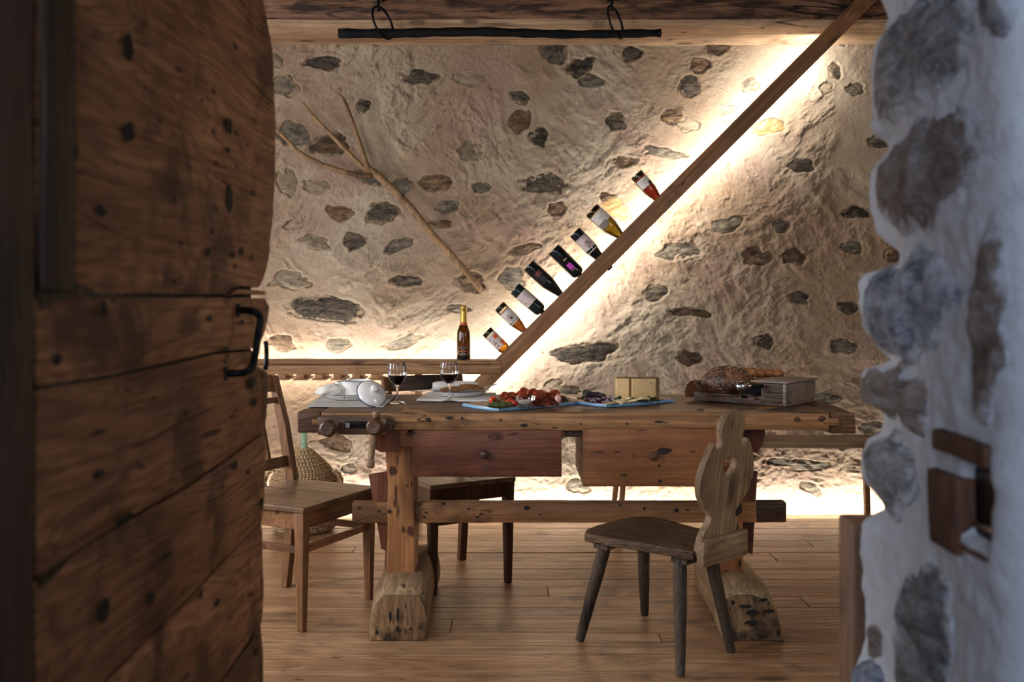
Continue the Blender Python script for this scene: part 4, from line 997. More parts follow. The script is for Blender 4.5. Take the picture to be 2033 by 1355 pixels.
# ================================================================== chairs
def simple_chair(name, label, origin, width_v, face_v, W, D, mats, lean=.085, top_z=.885, rails=True, seat_z=.45):
    """origin: centre of the seat on the floor; local x = width, y = facing"""
    x = Vector(width_v).normalized(); z = Vector((0, 0, 1)); 
    y = z.cross(x)
    if y.dot(Vector(face_v)) < 0: x = -x; y = -y
    m = Matrix((x, y, z)).transposed().to_4x4(); m.translation = Vector(origin)
    c = empty(name, M=m); tag(c, label, 'chair')
    ml, mr, ms, mt = mats
    hw, hd = W / 2, D / 2
    # seat of two boards
    for s, f in ((-1, .44), (1, .56)):
        x0 = -hw if s < 0 else -hw + W * .44 + .0015; x1 = -hw + W * .44 - .0015 if s < 0 else hw
        o = obj('seat', wbox(x1 - x0, D, .020, bev=.005, seg=3), M[ms], c, angle=40); o.location = ((x0 + x1) / 2, 0, seat_z - .010)
    # aprons
    for s in (-1, 1):
        o = obj('apron', wbox(.020, D - .08, .062, bev=.002), M[mr], c); o.location = (s * (hw - .028), .0, seat_z - .052)
    o = obj('apron', wbox(W - .08, .020, .062, bev=.002), M[mr], c); o.location = (0, hd - .028, seat_z - .052)
    o = obj('apron', wbox(W - .08, .020, .062, bev=.002), M[mr], c); o.location = (0, -hd + .028, seat_z - .052)
    # front legs taper to the floor
    for s in (-1, 1):
        o = obj('leg', wbox(.042, .042, seat_z - .020, bev=.003, taper=(.62, .62)), M[ml], c, angle=40); o.location = (s * (hw - .024), hd - .026, (seat_z - .020) / 2)
    # back posts: leg below, leaning post above
    for s in (-1, 1):
        bm = bmesh.new()
        pr = [((-.0), 0.0, .70), (-.0, .20, .9), (-.0, seat_z, 1.0), (-lean * .45, (seat_z + top_z) / 2 + .02, .95), (-lean, top_z, .72)]
        ring = []
        for i, (yo, zz_, f) in enumerate(pr):
            cy = -hd - .008 + (yo if i > 1 else (-.030 if i == 0 else -.010)); a = .021 * f; b = .017
            ring.append([bm.verts.new((s * (hw - .020) + sx * b, cy + sy * a, zz_)) for sx, sy in ((-1, -1), (1, -1), (1, 1), (-1, 1))])
        for a, b in zip(ring[:-1], ring[1:]):
            for k in range(4): bm.faces.new((a[k], a[(k + 1) % 4], b[(k + 1) % 4], b[k]))
        bm.faces.new(ring[0][::-1]); bm.faces.new(ring[-1])
        bmesh.ops.bevel(bm, geom=[e for e in bm.edges], offset=.002, segments=1, affect='EDGES')
        obj('back_post', bm, M[ml], c, angle=40)
    def by(z_): # y of the back at height z
        return np.interp(z_, [seat_z, (seat_z + top_z) / 2 + .02, top_z], [0, -lean * .45, -lean]) - hd - .008
    def brail(nm_, z0, z1, th, mat, wd=W - .072):
        o = obj(nm_, wbox(wd, th, z1 - z0, bev=.003), M[mat], c, angle=40); zc = (z0 + z1) / 2
        o.location = (0, by(zc), zc); o.rotation_euler.x = math.atan2(by(z0) - by(z1), z1 - z0); return o
    brail('top_rail', top_z - .065, top_z + .002, .018, mt)
    if rails:
        brail('back_rail', top_z - .112, top_z - .088, .016, mr)
        brail('back_rail', seat_z + .055, seat_z + .10, .016, mr)
        for k in (-1, 0, 1):
            z0, z1 = seat_z + .095, top_z - .108
            o = obj('back_slat', span(bmesh.new(), (k * W * .2, by(z0), z0), (k * W * .2, by(z1), z1), .016, .010, up=(0, 1, 0), bev=.002), M[ml], c, angle=40)
    # stretchers
    sz = .292
    o = obj('stretcher', span(bmesh.new(), (-hw + .03, hd - .026, sz), (hw - .03, hd - .026, sz), .014, .026, up=(0, 0, 1), bev=.002), M[mr], c)
    for s in (-1, 1): obj('stretcher', span(bmesh.new(), (s * (hw - .024), -hd - .012, sz + .0), (s * (hw - .024), hd - .03, sz + .0), .014, .026, up=(0, 0, 1), bev=.002), M[mr], c)
    return c
simple_chair('dining_chair', 'light brown wooden chair with slatted back at the left end of the workbench', (-0.822, 3.905, 0), (.43, .90, 0), (.9, -.43, 0), .48, .40,
             ('chair_wood', 'chair_rail', 'chair_seat', 'chair_rail'), lean=.10, top_z=.878)
simple_chair('dining_chair', 'dark brown wooden chair pushed in behind the workbench', (-0.262, 4.325, 0), (.864, .504, 0), (.504, -.864, 0), .40, .42,
             ('walnut_leg', 'walnut_leg', 'chair_seat', 'walnut'), lean=.07, top_z=.852, rails=False)

# carved board-back chair
Wd = Vector((.72, .694, 0)).normalized(); Fd = Vector((-Wd.y, Wd.x, 0))
m = Matrix((Wd, Fd, Vector((0, 0, 1)))).transposed().to_4x4(); m.translation = Vector((.655, 3.29, 0))
hc = empty('carved_chair', M=m); tag(hc, 'weathered wooden chair with carved back board pierced by a heart, in front of the workbench', 'chair')
ol = [(-.125, -.012), (-.19, .36), (-.185, .395), (-.13, .432), (-.05, .448), (.06, .455), (.14, .440), (.185, .395), (.19, .36), (.125, -.012)]
bm = prism(bmesh.new(), ol, .030, T(0, 0, .385), bev=.006)
for v in bm.verts: v.co += noise.noise_vector(v.co * 12) * .002
st = obj('seat', bm, M['grey_seat'], hc, angle=40)
for (x, y) in ((-.11, .372), (.105, .385), (-.088, .060), (.075, .062)):
    obj('leg_tenon', lathe(bmesh.new(), [(0, .0022), (.013, .002), (.015, .0)], 12, T(x, y, .400)), M['bench_dark'], hc)
for y in (.355, .055):
    o = obj('cleat', wbox(.30 if y > .2 else .22, .062, .026, bev=.003, wob=.001), M['grey_leg'], hc, angle=40); o.location = (0, y, .357)
for (tx, ty, bx, by_) in ((-.11, .365, -.135, .462), (.115, .380, .262, .490), (-.095, .060, -.150, .018), (.075, .065, .152, .030)):
    p0 = Vector((tx, ty, .355)); p1 = Vector((bx, by_, .004)); n_ = 7
    bm = tube(bmesh.new(), [p0 + (p1 - p0) * (i / n_) for i in range(n_ + 1)], [.0215, .0225, .022, .021, .020, .0185, .017, .0155], 8)
    for v in bm.verts:
        if v.co.z > .01: v.co += noise.noise_vector(v.co * 14) * .002
    o = obj('leg', bm, M['grey_leg'], hc, angle=50)
# back board: (x, z) outline, right half then mirrored
half = [(0, .845), (.030, .841), (.050, .828), (.062, .808), (.065, .788), (.060, .766), (.054, .748), (.056, .732), (.066, .722), (.078, .724), (.088, .738), (.094, .748),
        (.108, .735), (.122, .712), (.138, .680), (.148, .645), (.149, .612), (.141, .582), (.122, .556), (.098, .534), (.076, .518), (.068, .505), (.070, .492), (.080, .478), (.096, .458), (.108, .438), (.113, .415), (.113, .385)]
zs0 = .385
ol = [(x, z - zs0) for x, z in half] + [(-x, z - zs0) for x, z in half[::-1][:-1]]
def heart(cx_, cz_, s, n=28):
    r = []
    for i in range(n):
        t = 2 * math.pi * i / n
        r.append((cx_ + s * 16 * math.sin(t) ** 3 / 16 * .5, cz_ + s * (13 * math.cos(t) - 5 * math.cos(2 * t) - 2 * math.cos(3 * t) - math.cos(4 * t)) / 16 * .58))
    return r
bm = prism(bmesh.new(), ol, .024, None, bev=.003, holes=[heart(.004, .662 - zs0, .078)])
lean_a = math.atan2(.062, .46)
o = obj('back_board', bm, M['grey_back'], hc, angle=35)
o.matrix_basis = T(0, -.016, zs0) @ Matrix.Rotation(math.pi / 2 + lean_a, 4, 'X')
o = obj('back_cleat', wbox(.25, .030, .085, bev=.006, cut=.04, wob=.0015, seed=3), M['grey_cleat'], hc, angle=40); o.location = (0.0, -.040, .395)
o.rotation_euler.x = 0

# ================================================================== bench against the wall, right
bn = empty('wall_bench', (1.24, 5.2, 0)); tag(bn, 'plain narrow wooden bench with splayed legs standing before the right of the wall', 'bench')
obj('seat', wbox(1.78, .29, .028, bev=.003, cut=.3, wob=.001), M['wall_bench'], bn, angle=40).location = (-.02, -.005, .466)
for (x, s) in ((-.70, -1), (.66, 1)):
    for yy in (-.10, .12):
        obj('leg', span(bmesh.new(), (x - s * .035, yy, .452), (x + s * .005, yy * 1.65, .0), .036, .026, up=(1, 0, 0), bev=.003), M['slat'], bn, angle=40)
    obj('cross_bar', wbox(.03, .24, .035, bev=.002), M['slat'], bn).location = (x - s * .03, 0.01, .43)

# ================================================================== bottles
def tglass(name, col, rough=0.03, trans=1.0): return plain(name, col, rough, trans=trans, ior=1.45, spec=0.5)
M['g_black'] = plain('bottle_black', (0.006, 0.008, 0.009, 1), 0.06, spec=0.6)
M['g_green'] = plain('bottle_dark_green', (0.008, 0.020, 0.016, 1), 0.06, spec=0.6)
M['g_clear'] = thin_glass('bottle_clear', (0.86, 0.84, 0.76, 1), 1.0)
M['g_olive'] = thin_glass('bottle_olive', (0.62, 0.56, 0.30, 1), 1.0)
M['g_brown'] = thin_glass('bottle_amber', (0.52, 0.38, 0.16, 1), 1.0); M['g_base_reflection'] = plain('thick_base_reflection', (0.05, 0.035, 0.02, 1), 0.05, trans=0.3)  # dark base tint stands for the dark room reflected in the thick glass
M['g_aqua'] = plain('bottle_aqua', C(168, 206, 178), 0.15, trans=0.6, ior=1.3)
M['l_rose'] = plain('liquid_rose', (0.42, 0.055, 0.035, 1), 0.05, trans=0.5, ior=1.34)
M['l_white'] = plain('liquid_white_wine', (0.62, 0.55, 0.20, 1), 0.05, trans=0.75, ior=1.34)
M['l_orange'] = plain('liquid_orange', (0.62, 0.22, 0.05, 1), 0.05, trans=0.5, ior=1.34)
M['l_amber'] = plain('liquid_amber', (0.72, 0.30, 0.03, 1), 0.05, trans=0.6, ior=1.34)
M['l_gold'] = plain('liquid_gold', (0.34, 0.20, 0.04, 1), 0.05, trans=0.6, ior=1.34)
M['cap_gold'] = plain('gold_foil', C(176, 146, 66), 0.35, 0.7)
M['cap_black'] = plain('black_capsule', (0.01, 0.01, 0.012, 1), 0.35)
M['cap_grey'] = plain('grey_capsule', C(150, 132, 120), 0.4, 0.3)
M['ink'] = plain('ink_dark', C(44, 40, 44), 0.6); M['ink_grey'] = plain('ink_grey', C(120, 112, 110), 0.6)
M['ink_red'] = plain('ink_orange', C(222, 104, 56), 0.6); M['ink_pink'] = plain('ink_magenta', C(186, 60, 168), 0.5)
M['ink_cream'] = plain('ink_cream', C(206, 180, 140), 0.6); M['label_dark'] = plain('label_dark', C(28, 22, 22), 0.5)
M['ink_rust'] = plain('ink_rust', C(190, 96, 60), 0.6); M['ink_teal'] = plain('ink_teal', C(84, 130, 140), 0.6); M['label_pink'] = plain('label_pinkish', C(206, 190, 186), 0.6)

def bottle_profile(r, L, kind):
    rn = .0145 if r > .033 else .0128
    if kind == 'burg': body, sh = .46, .80
    elif kind == 'bord': body, sh = .62, .72
    else: body, sh = .60, .74
    p = [(0, .018), (r * .45, .010), (r * .78, .001), (r * .93, .0), (r, .006), (r, .02), (r, body * L)]
    n = 9
    for i in range(1, n + 1):
        t = i / n
        if kind == 'burg': rr = rn + (r - rn) * (1 - t) ** 1.25 * (1 + .45 * t)
        else: rr = rn + (r - rn) * math.sqrt(max(0, 1 - t ** 2.1)) * (1 - .15 * t)
        p.append((rr, L * (body + (sh - body) * t)))
    p += [(rn, L * .955), (rn * 1.14, L * .96), (rn * 1.14, L * .985), (rn * 1.02, L * .992), (0, L * .992)]
    return p
def prof_r(p, z):
    zs_ = [b for a, b in p[5:]]; rs_ = [a for a, b in p[5:]]; return float(np.interp(z, zs_, rs_))
def shell(bm, r, z0, z1, a0, a1, off=.0006, n=16, prof=None, m=4):
    """curved label patch facing -y (local), angles in degrees from -y"""
    g = []
    for j in range(m + 1):
        z = z0 + (z1 - z0) * j / m; rr = (prof_r(prof, z) if prof else r) + off
        g.append([bm.verts.new((rr * math.sin(math.radians(a0 + (a1 - a0) * i / n)), -rr * math.cos(math.radians(a0 + (a1 - a0) * i / n)), z)) for i in range(n + 1)])
    for a, b in zip(g[:-1], g[1:]):
        for i in range(n): bm.faces.new((a[i], a[i + 1], b[i + 1], b[i]))
    return bm
def disc(bm, r, z, ang, rad, off, n=18, hole=0.0, sq=1.0):
    """round print wrapped on the glass"""
    def pt(u, v):
        a = math.radians(ang) + u / r; return (( r + off) * math.sin(a), -(r + off) * math.cos(a), z + v)
    if hole:
        o_ = [bm.verts.new(pt(rad * math.cos(2 * math.pi * i / n), rad * sq * math.sin(2 * math.pi * i / n))) for i in range(n)]
        i_ = [bm.verts.new(pt(hole * math.cos(2 * math.pi * i / n), hole * sq * math.sin(2 * math.pi * i / n))) for i in range(n)]
        for k in range(n): j = (k + 1) % n; bm.faces.new((o_[k], o_[j], i_[j], i_[k]))
    else:
        c_ = bm.verts.new(pt(0, 0)); o_ = [bm.verts.new(pt(rad * math.cos(2 * math.pi * i / n), rad * sq * math.sin(2 * math.pi * i / n))) for i in range(n)]
        for k in range(n): bm.faces.new((c_, o_[k], o_[(k + 1) % n]))
    return bm
def make_bottle(name, label, Mx, r, L, kind, glass, liquid=None, fill=(0.02, .9), cap=None, group=None):
    b = empty(name, M=Mx); tag(b, label, 'bottle', group)
    p = bottle_profile(r, L, kind)
    g = obj('glass', lathe(bmesh.new(), p, 36), M[glass], b, angle=50)
    if not liquid is None: obj('base_reflection', lathe(bmesh.new(), [(0, .0185), (r * .45, .0105), (r * .75, .0015), (r * .92, .0005), (r * .985, .0065), (r * .985, .024), (0, .026)], 30), M['g_base_reflection'], b, angle=50)
    if liquid:
        t = .0022; z0, z1 = fill[0] * L, fill[1] * L
        q = [(0, max(z0, .021))] + [(max(.002, a - t), max(z, z0 + .0)) for a, z in p if z0 + .003 < z < z1 and a > t * 2 and z > .01]
        q = [q[0], (max(.002, prof_r(p, max(z0, .021)) - t), max(z0, .021))] + q[1:] + [(max(.002, prof_r(p, z1) - t), z1), (0, z1)]
        obj('liquid', lathe(bmesh.new(), q, 32), M[liquid], b, angle=50)
    if cap:
        rn = prof_r(p, L * .9)
        obj('capsule', lathe(bmesh.new(), [(rn * 1.03, L * (.80 if kind != 'burg' else .83)), (rn * 1.05, L * .95), (rn * 1.2, L * .958), (rn * 1.2, L * .988), (rn, L * .998), (0, L * .998)], 20), M[cap], b, angle=40)
    return b, p
def sub(par, nm_, bm, mat): return obj(nm_, bm, M[mat], par, smooth=True)

GRP = 'wine bottles stuck neck down in the sloping timber'
LB = ["rose wine bottle with a plain white label, topmost in the sloping timber",
      "olive glass bottle of pale white wine, second from the top of the sloping timber",
      "dark wine bottle whose white label carries a ring of small coloured flowers",
      "dark wine bottle with a small magenta square label, neck down in the sloping timber",
      "plain black wine bottle with a dark label, between the magenta-labelled and the white-labelled ones",
      "dark green round-shouldered wine bottle with a pale square label, third lowest in the sloping timber",
      "clear bottle of orange drink with a round portrait emblem, second lowest in the sloping timber",
      "small bottle of amber drink with orange squares on its label, lowest in the timber"]
for i, (bpx, tpx, r_, kd, col) in enumerate(BOT):
    p0 = P(*bpx, BDp); p1 = P(*tpx, BDp); L = (p1 - p0).length; d = (p1 - p0).normalized()
    Mx = frame(p0, y=(0, 1, 0), z=d)
    gl, lq, fl = {'rose': ('g_clear', 'l_rose', (.10, .93)), 'white': ('g_olive', 'l_white', (.10, .93)), 'black': ('g_black', None, 0), 'green': ('g_green', None, 0),
                  'orange': ('g_clear', 'l_orange', (.14, .93)), 'amber': ('g_clear', 'l_amber', (.22, .93))}[col]
    b, p = make_bottle('wine_bottle', LB[i], Mx, r_, L, 'bord' if kd == 'short' else kd, gl, lq, fl if fl else (0, 0), None, GRP)
    rot = -12
    if i in (0, 1):
        lb = sub(b, 'label', shell(bmesh.new(), r_, .035 if i == 0 else .030, L * (.36 if i == 0 else .34), -68 + rot, 78 + rot, prof=p), 'label_white')
        bm = bmesh.new()
        for k in range(3): shell(bm, r_, L * (.20 + .035 * k), L * (.206 + .035 * k), -20 + k * 6, 22 - k * 5, .0012, 8, p, 1)
        sub(lb, 'print', bm, 'ink_grey')
        if i == 0: sub(lb, 'print', disc(bmesh.new(), r_, L * .33, -38, .012, .0012), 'ink')
        if i == 1: sub(lb, 'print', shell(bmesh.new(), r_, L * .30, L * .42, -10, 62, .0012, 10, p), 'ink_grey')
    if i == 2:
        lb = sub(b, 'label', shell(bmesh.new(), r_, .040, L * .50, -72, 74, prof=p), 'label_pink')
        rr = random.Random(4)
        for k in range(15):
            a = 2 * math.pi * k / 15; rad = .0155 + rr.uniform(-.002, .003)
            bm = disc(bmesh.new(), prof_r(p, L * .34), L * .34 + rad * math.sin(a), math.degrees(rad * math.cos(a) / r_) - 4, rr.uniform(.0022, .004), .0014, 8)
            sub(lb, 'print', bm, ('ink_rust', 'ink_red', 'ink_teal', 'ink')[k % 4])
        bm = bmesh.new()
        for k, w_ in enumerate((12, 14, 9)): shell(bm, r_, L * (.30 + .04 * k), L * (.315 + .04 * k), -4 - w_, -4 + w_, .0014, 6, p, 1)
        sub(lb, 'print', bm, 'ink'); sub(lb, 'print', shell(bmesh.new(), r_, L * .165, L * .175, -60, 60, .0012, 10, p, 1), 'ink_grey')
    if i == 3:
        sub(b, 'label', shell(bmesh.new(), r_, L * .40, L * .53, -14, 26, prof=p), 'ink_pink')
        bm = bmesh.new()
        for k in range(5): shell(bm, r_, L * .285, L * .315, -18 + k * 7, -14 + k * 7, .0008, 3, p, 1)
        shell(bm, r_, L * .555, L * .563, -6, 22, .0008, 6, p, 1); sub(b, 'print', bm, 'ink_cream')
    if i == 4:
        lb = sub(b, 'label', shell(bmesh.new(), r_, L * .17, L * .42, -50, 52, prof=p), 'label_dark')
        bm = bmesh.new()
        for k in range(2): shell(bm, r_, L * (.20 + .04 * k), L * (.212 + .04 * k), -26, 24, .0012, 8, p, 1)
        sub(lb, 'print', bm, 'ink_rust')
        sub(b, 'collar', shell(bmesh.new(), .02, L * .755, L * .80, -180, 180, .0008, 24, p, 2), 'cap_grey')
    if i == 5:
        lb = sub(b, 'label', shell(bmesh.new(), r_, .040, L * .46, -52, 60, prof=p), 'label_pink')
        for (z, a, s, c_) in ((.36, 40, .004, 'ink_rust'), (.40, 28, .003, 'ink_rust'), (.33, -20, .003, 'ink_cream'), (.42, 10, .0025, 'ink_rust'), (.25, 30, .003, 'ink_cream'), (.38, -34, .0025, 'ink_grey')):
            sub(lb, 'print', disc(bmesh.new(), r_, L * z, a, s, .0013, 8), c_)
        bm = bmesh.new()
        for k in range(3): shell(bm, r_, L * (.22 + .045 * k), L * (.226 + .045 * k), -38, -8, .0012, 6, p, 1)
        sub(lb, 'print', bm, 'ink_grey')
    if i == 6:
        lb = sub(b, 'label', shell(bmesh.new(), r_, .040, L * .50, -66, 70, prof=p), 'label_white')
        sub(lb, 'print', disc(bmesh.new(), r_, L * .345, 2, .0185, .0012, 24), 'ink')
        sub(lb, 'print', disc(bmesh.new(), r_, L * .345, 2, .0165, .0018, 24), 'label_white')
        sub(lb, 'print', disc(bmesh.new(), r_, L * .345, 2, .0135, .0024, 24, hole=.0115), 'ink_grey')
        sub(lb, 'print', disc(bmesh.new(), r_, L * .355, 0, .0075, .0024, 16, sq=1.2), 'ink')
        sub(lb, 'print', disc(bmesh.new(), r_, L * .335, 3, .0060, .0030, 14), 'ink_rust')
        sub(b, 'neck_label', disc(bmesh.new(), prof_r(p, L * .72), L * .72, 0, .0085, .0016, 16, hole=.0068), 'ink')
    if i == 7:
        lb = sub(b, 'label', shell(bmesh.new(), r_, .028, L * .56, -60, 76, prof=p), 'label_pink')
        for (z0, z1, a0, a1) in ((.20, .31, -50, -6), (.42, .56, -62, -22)): sub(lb, 'print', shell(bmesh.new(), r_, L * z0, L * z1, a0, a1, .0012, 6, p, 1), 'ink_red')
        bm = bmesh.new()
        for k in range(5):
            shell(bm, r_, L * (.30 + .045 * k), L * (.325 + .045 * k), 10 + (k % 2) * 8, 22 + (k % 3) * 7, .0012, 4, p, 1)
            shell(bm, r_, L * (.36 + .03 * (k % 3)), L * (.38 + .03 * (k % 3)), -16 + k * 8, -12 + k * 8, .0013, 2, p, 1)
        disc(bm, r_, L * .24, 38, .003, .0013, 8); disc(bm, r_, L * .50, 50, .003, .0013, 8)
        sub(lb, 'print', bm, 'ink')

# sparkling wine on the ledge
cbp = P(920.5, 719, 5.335); cbp.z = LZ1 + .024
r_, L = .0365, .285
cbt = empty('sparkling_wine_bottle', cbp); tag(cbt, 'upright brown-gold sparkling wine bottle standing on the wall ledge', 'bottle')
p = [(0, .022), (.015, .012), (.028, .001), (.034, 0), (r_, .006), (r_, .02), (r_, .115), (.0355, .135), (.032, .155), (.026, .172), (.0195, .188), (.0165, .200), (.0158, .215), (.0148, .25), (.0140, .270), (.0165, .272), (.0165, .280), (0, .282)]
obj('glass', lathe(bmesh.new(), p, 36), M['g_brown'], cbt, angle=50)
q = [(0, .026), (.030, .026), (.0335, .03), (.0338, .115), (.0328, .135), (.0295, .155), (.0235, .172), (.017, .188), (.0138, .200), (0, .200)]
obj('liquid', lathe(bmesh.new(), q, 30), M['l_gold'], cbt, angle=50)
obj('foil', lathe(bmesh.new(), [(.0176, .197), (.0172, .215), (.016, .252), (.0155, .262), (.0175, .268), (.0180, .280), (.013, .288), (0, .289)], 24, wob=.0004), M['cap_gold'], cbt, angle=40)
obj('neck_band', lathe(bmesh.new(), [(.0215, .184), (.0185, .192), (.0180, .199)], 24), M['ink_rust'], cbt, smooth=True)
obj('base_band', shell(bmesh.new(), r_, .004, .022, -180, 180, .0007, 32), M['g_black'], cbt, smooth=True)  # black band paints the dark reflection seen in the bottle's base
lb = sub(cbt, 'label', disc(bmesh.new(), r_, .047, 0, .031, .0010, 32, sq=.72), 'label_dark')
sub(lb, 'border', disc(bmesh.new(), r_, .047, 0, .0305, .0016, 32, hole=.0290, sq=.72), 'ink_cream')
bm = bmesh.new()
for k in range(8): shell(bm, r_, .043, .050, -38 + k * 9.6, -31 + k * 9.6, .0018, 2, None, 1)
sub(lb, 'print', bm, 'ink_rust')
bm = bmesh.new(); shell(bm, r_, .0565, .0585, -18, 18, .0018, 4, None, 1); shell(bm, r_, .0345, .0365, -18, 18, .0018, 4, None, 1); sub(lb, 'print', bm, 'ink_cream')

# straw-covered demijohn behind the left chair
M['straw'] = NT('woven_straw')
w = M['straw']; v = w.coord(rnd=False); a = w.noise(v, 60, 4, .6)
w.p(Base_Color=w.mix(w.ramp(a, .3, .7), C(120, 96, 66), C(182, 152, 112)), Roughness=.8, Normal=w.bump(a, .5, .003)); M['straw'] = w.m
dj = empty('demijohn', (P(604, 0, 5.24).x, 5.24, 0)); tag(dj, 'aqua glass demijohn in a woven straw cover on the floor behind the slatted chair', 'demijohn')
obj('glass_neck', lathe(bmesh.new(), [(0, .40), (.03, .40), (.019, .43), (.0165, .45), (.0185, .455), (.0165, .46), (.0165, .50), (.0185, .505), (.0165, .51), (.0165, .555), (.021, .56), (.021, .575), (0, .575)], 24), M['g_aqua'], dj, angle=40)
prof_ = [(.13, .0), (.155, .02), (.168, .08), (.172, .15), (.172, .22), (.165, .265), (.142, .305), (.108, .345), (.072, .380), (.045, .405), (.026, .425)]
pz = [b for a, b in prof_]; pr_ = [a for a, b in prof_]
# braided rows: twisted coil of short strands
bm = bmesh.new(); nr = 30
Ls = np.linspace(0, 1, 200); lz = np.interp(Ls, np.linspace(0, 1, len(pz)), pz); lr = np.interp(Ls, np.linspace(0, 1, len(pr_)), pr_)
dl = np.concatenate([[0], np.cumsum(np.hypot(np.diff(lz), np.diff(lr)))]); rows = int(dl[-1] / .0125)
for k in range(rows):
    s = (k + .5) * .0125; z = float(np.interp(s, dl, lz)); rr = float(np.interp(s, dl, lr))
    n_ = max(10, int(2 * math.pi * rr / .017))
    for q_ in range(n_):
        a = 2 * math.pi * (q_ + .5 * (k % 2)) / n_; da = 2 * math.pi / n_ * .62
        tl = .0036 if k % 2 else -.0036
        c0 = Vector((rr * math.cos(a - da), rr * math.sin(a - da), z - tl)); c1 = Vector(((rr + .004) * math.cos(a), (rr + .004) * math.sin(a), z)); c2 = Vector((rr * math.cos(a + da), rr * math.sin(a + da), z + tl))
        tube(bm, [c0, c1, c2], [.0025, .0068, .0025], 5)
o = obj('straw_cover', bm, M['straw'], dj, smooth=True); o['kind'] = 'stuff'
obj('cover_lining', lathe(bmesh.new(), prof_, 40), M['straw'], dj, smooth=True)
for sgn in (-1, 1):
    pts = []
    for i in range(15):
        t = i / 14; a = math.pi * t
        pts.append(Vector((sgn * (.155 + .045 * math.sin(a)), -.03 + .0 * t, .235 + .085 * math.cos(a) * .9)))
    bm = bmesh.new()
    for ph_ in (0, 2.1, 4.2):
        tube(bm, [p_ + Vector((.008 * math.cos(i * .9 + ph_), .010 * math.sin(i * .9 + ph_), .004 * math.sin(i + ph_))) for i, p_ in enumerate(pts)], .0062, 6)
    obj('handle', bm, M['straw'], dj, smooth=True)

# ================================================================== on the workbench
TT = .8014
def at(x, y, z=TT):
    """point on a level plane of height z seen at pixel x, y"""
    d = (EYE - z) * F / (y - HZ); return Vector(((x - CX) * d / F, d, z))
def wine_glass(x, y, label):
    g = empty('wine_glass', at(x, y)); tag(g, label, 'glass', 'wine glasses on the workbench')
    o_ = [(0, .0), (.034, .0), (.0345, .0012), (.030, .003), (.015, .006), (.006, .011), (.0042, .020), (.0042, .050), (.0048, .062), (.009, .068), (.020, .077), (.030, .090), (.0355, .105), (.0368, .118), (.0358, .135), (.0338, .1535)]
    i_ = [(.0328, .1535), (.0346, .135), (.0356, .118), (.0343, .105), (.0288, .0915), (.019, .079), (.008, .0715), (0, .070)]
    obj('stem', lathe(bmesh.new(), o_[:10] + [(.008, .0705), (0, .0705)], 32), M['glass'], g, smooth=True)
    obj('bowl', lathe(bmesh.new(), o_[9:] + [(.0335, .1548), (.0328, .1535)], 48), M['thin_glass'], g, smooth=True)
    q = [(0, .0705), (.008, .0718), (.0188, .0793), (.0286, .0917), (.0341, .1052), (.0348, .1075), (0, .1075)]
    obj('wine', lathe(bmesh.new(), q, 44), M['wine'], g, angle=50)
wine_glass(788.5, 801, 'stemmed glass of red wine beside the lidded pot')
wine_glass(892, 797.5, 'stemmed glass of red wine before the plate of crispbread')

def cloth(name, label, corners, mat, th=.003, wav=.002, n=18, fold=None, cat='napkin', group=None):
    c = sum(corners, Vector()) / 4
    bm = bmesh.new(); g = []
    for i in range(n + 1):
        row = []
        for j in range(n + 1):
            u, v = i / n, j / n
            # rounded corners
            p = (corners[0] * (1 - u) + corners[1] * u) * (1 - v) + (corners[3] * (1 - u) + corners[2] * u) * v
            z = th + wav * (noise.noise(p * 14) + .6) * (0.5 + .5 * (1 if 0 < i < n and 0 < j < n else 0))
            row.append(bm.verts.new(Vector((p.x, p.y, p.z + max(.0012, z)))))
        g.append(row)
    for i in range(n):
        for j in range(n): bm.faces.new((g[i][j], g[i + 1][j], g[i + 1][j + 1], g[i][j + 1]))
    r = bmesh.ops.extrude_face_region(bm, geom=bm.faces[:]); 
    for g_ in r['geom']:
        if isinstance(g_, bmesh.types.BMVert): g_.co.z = TT + .0004
    bm.transform(T(*(-c)))
    o = obj(name, bm, M[mat], None, angle=50); o.location = c; tag(o, label, cat, group); return o
cloth('napkin', 'grey linen place napkin under the pot and plate at the left end', [at(609, 809), at(762, 809), at(787, 786), at(640, 787)], 'linen_grey', .004, .003)
cloth('napkin', 'folded white napkin under the plate of crispbread', [at(827, 797), at(975, 799), at(985, 784), at(850, 783)], 'linen', .008, .002)
def plate(c, r, h, label, mat='enamel'):
    p = empty('plate', c); tag(p, label, 'plate', 'enamel plates on the workbench')
    o_ = [(0, 0), (r * .72, 0), (r * .80, .003), (r * .93, h * .8), (r, h), (r, h + .0018), (r * .92, h * .85 + .002), (r * .78, .006), (r * .7, .0035), (0, .0035)]
    obj('dish', lathe(bmesh.new(), o_, 56), M['enamel'], p, smooth=True)
    obj('rim', tube(bmesh.new(), [Vector((r * math.cos(2 * math.pi * i / 56), r * math.sin(2 * math.pi * i / 56), h + .0008)) for i in range(56)], .0014, 6, closed=True), M['enamel_blue' if mat == 'enamel' else 'linen_grey'], p, smooth=True)
    obj('chip', lathe(bmesh.new(), [(0, .0008), (.0028, .0004), (.003, 0)], 7, T(-.02, -r * .965, h * .62) @ R(60, 'X')), M['iron'], p)
    return p
PC = at(704, 794); PC.z = TT + .006; plate(PC, .132, .022, 'white enamel plate under the small lidded pot')
PC2 = at(912, 790); PC2.z = TT + .011; plate(PC2, .118, .020, 'white enamel plate holding crispbread')
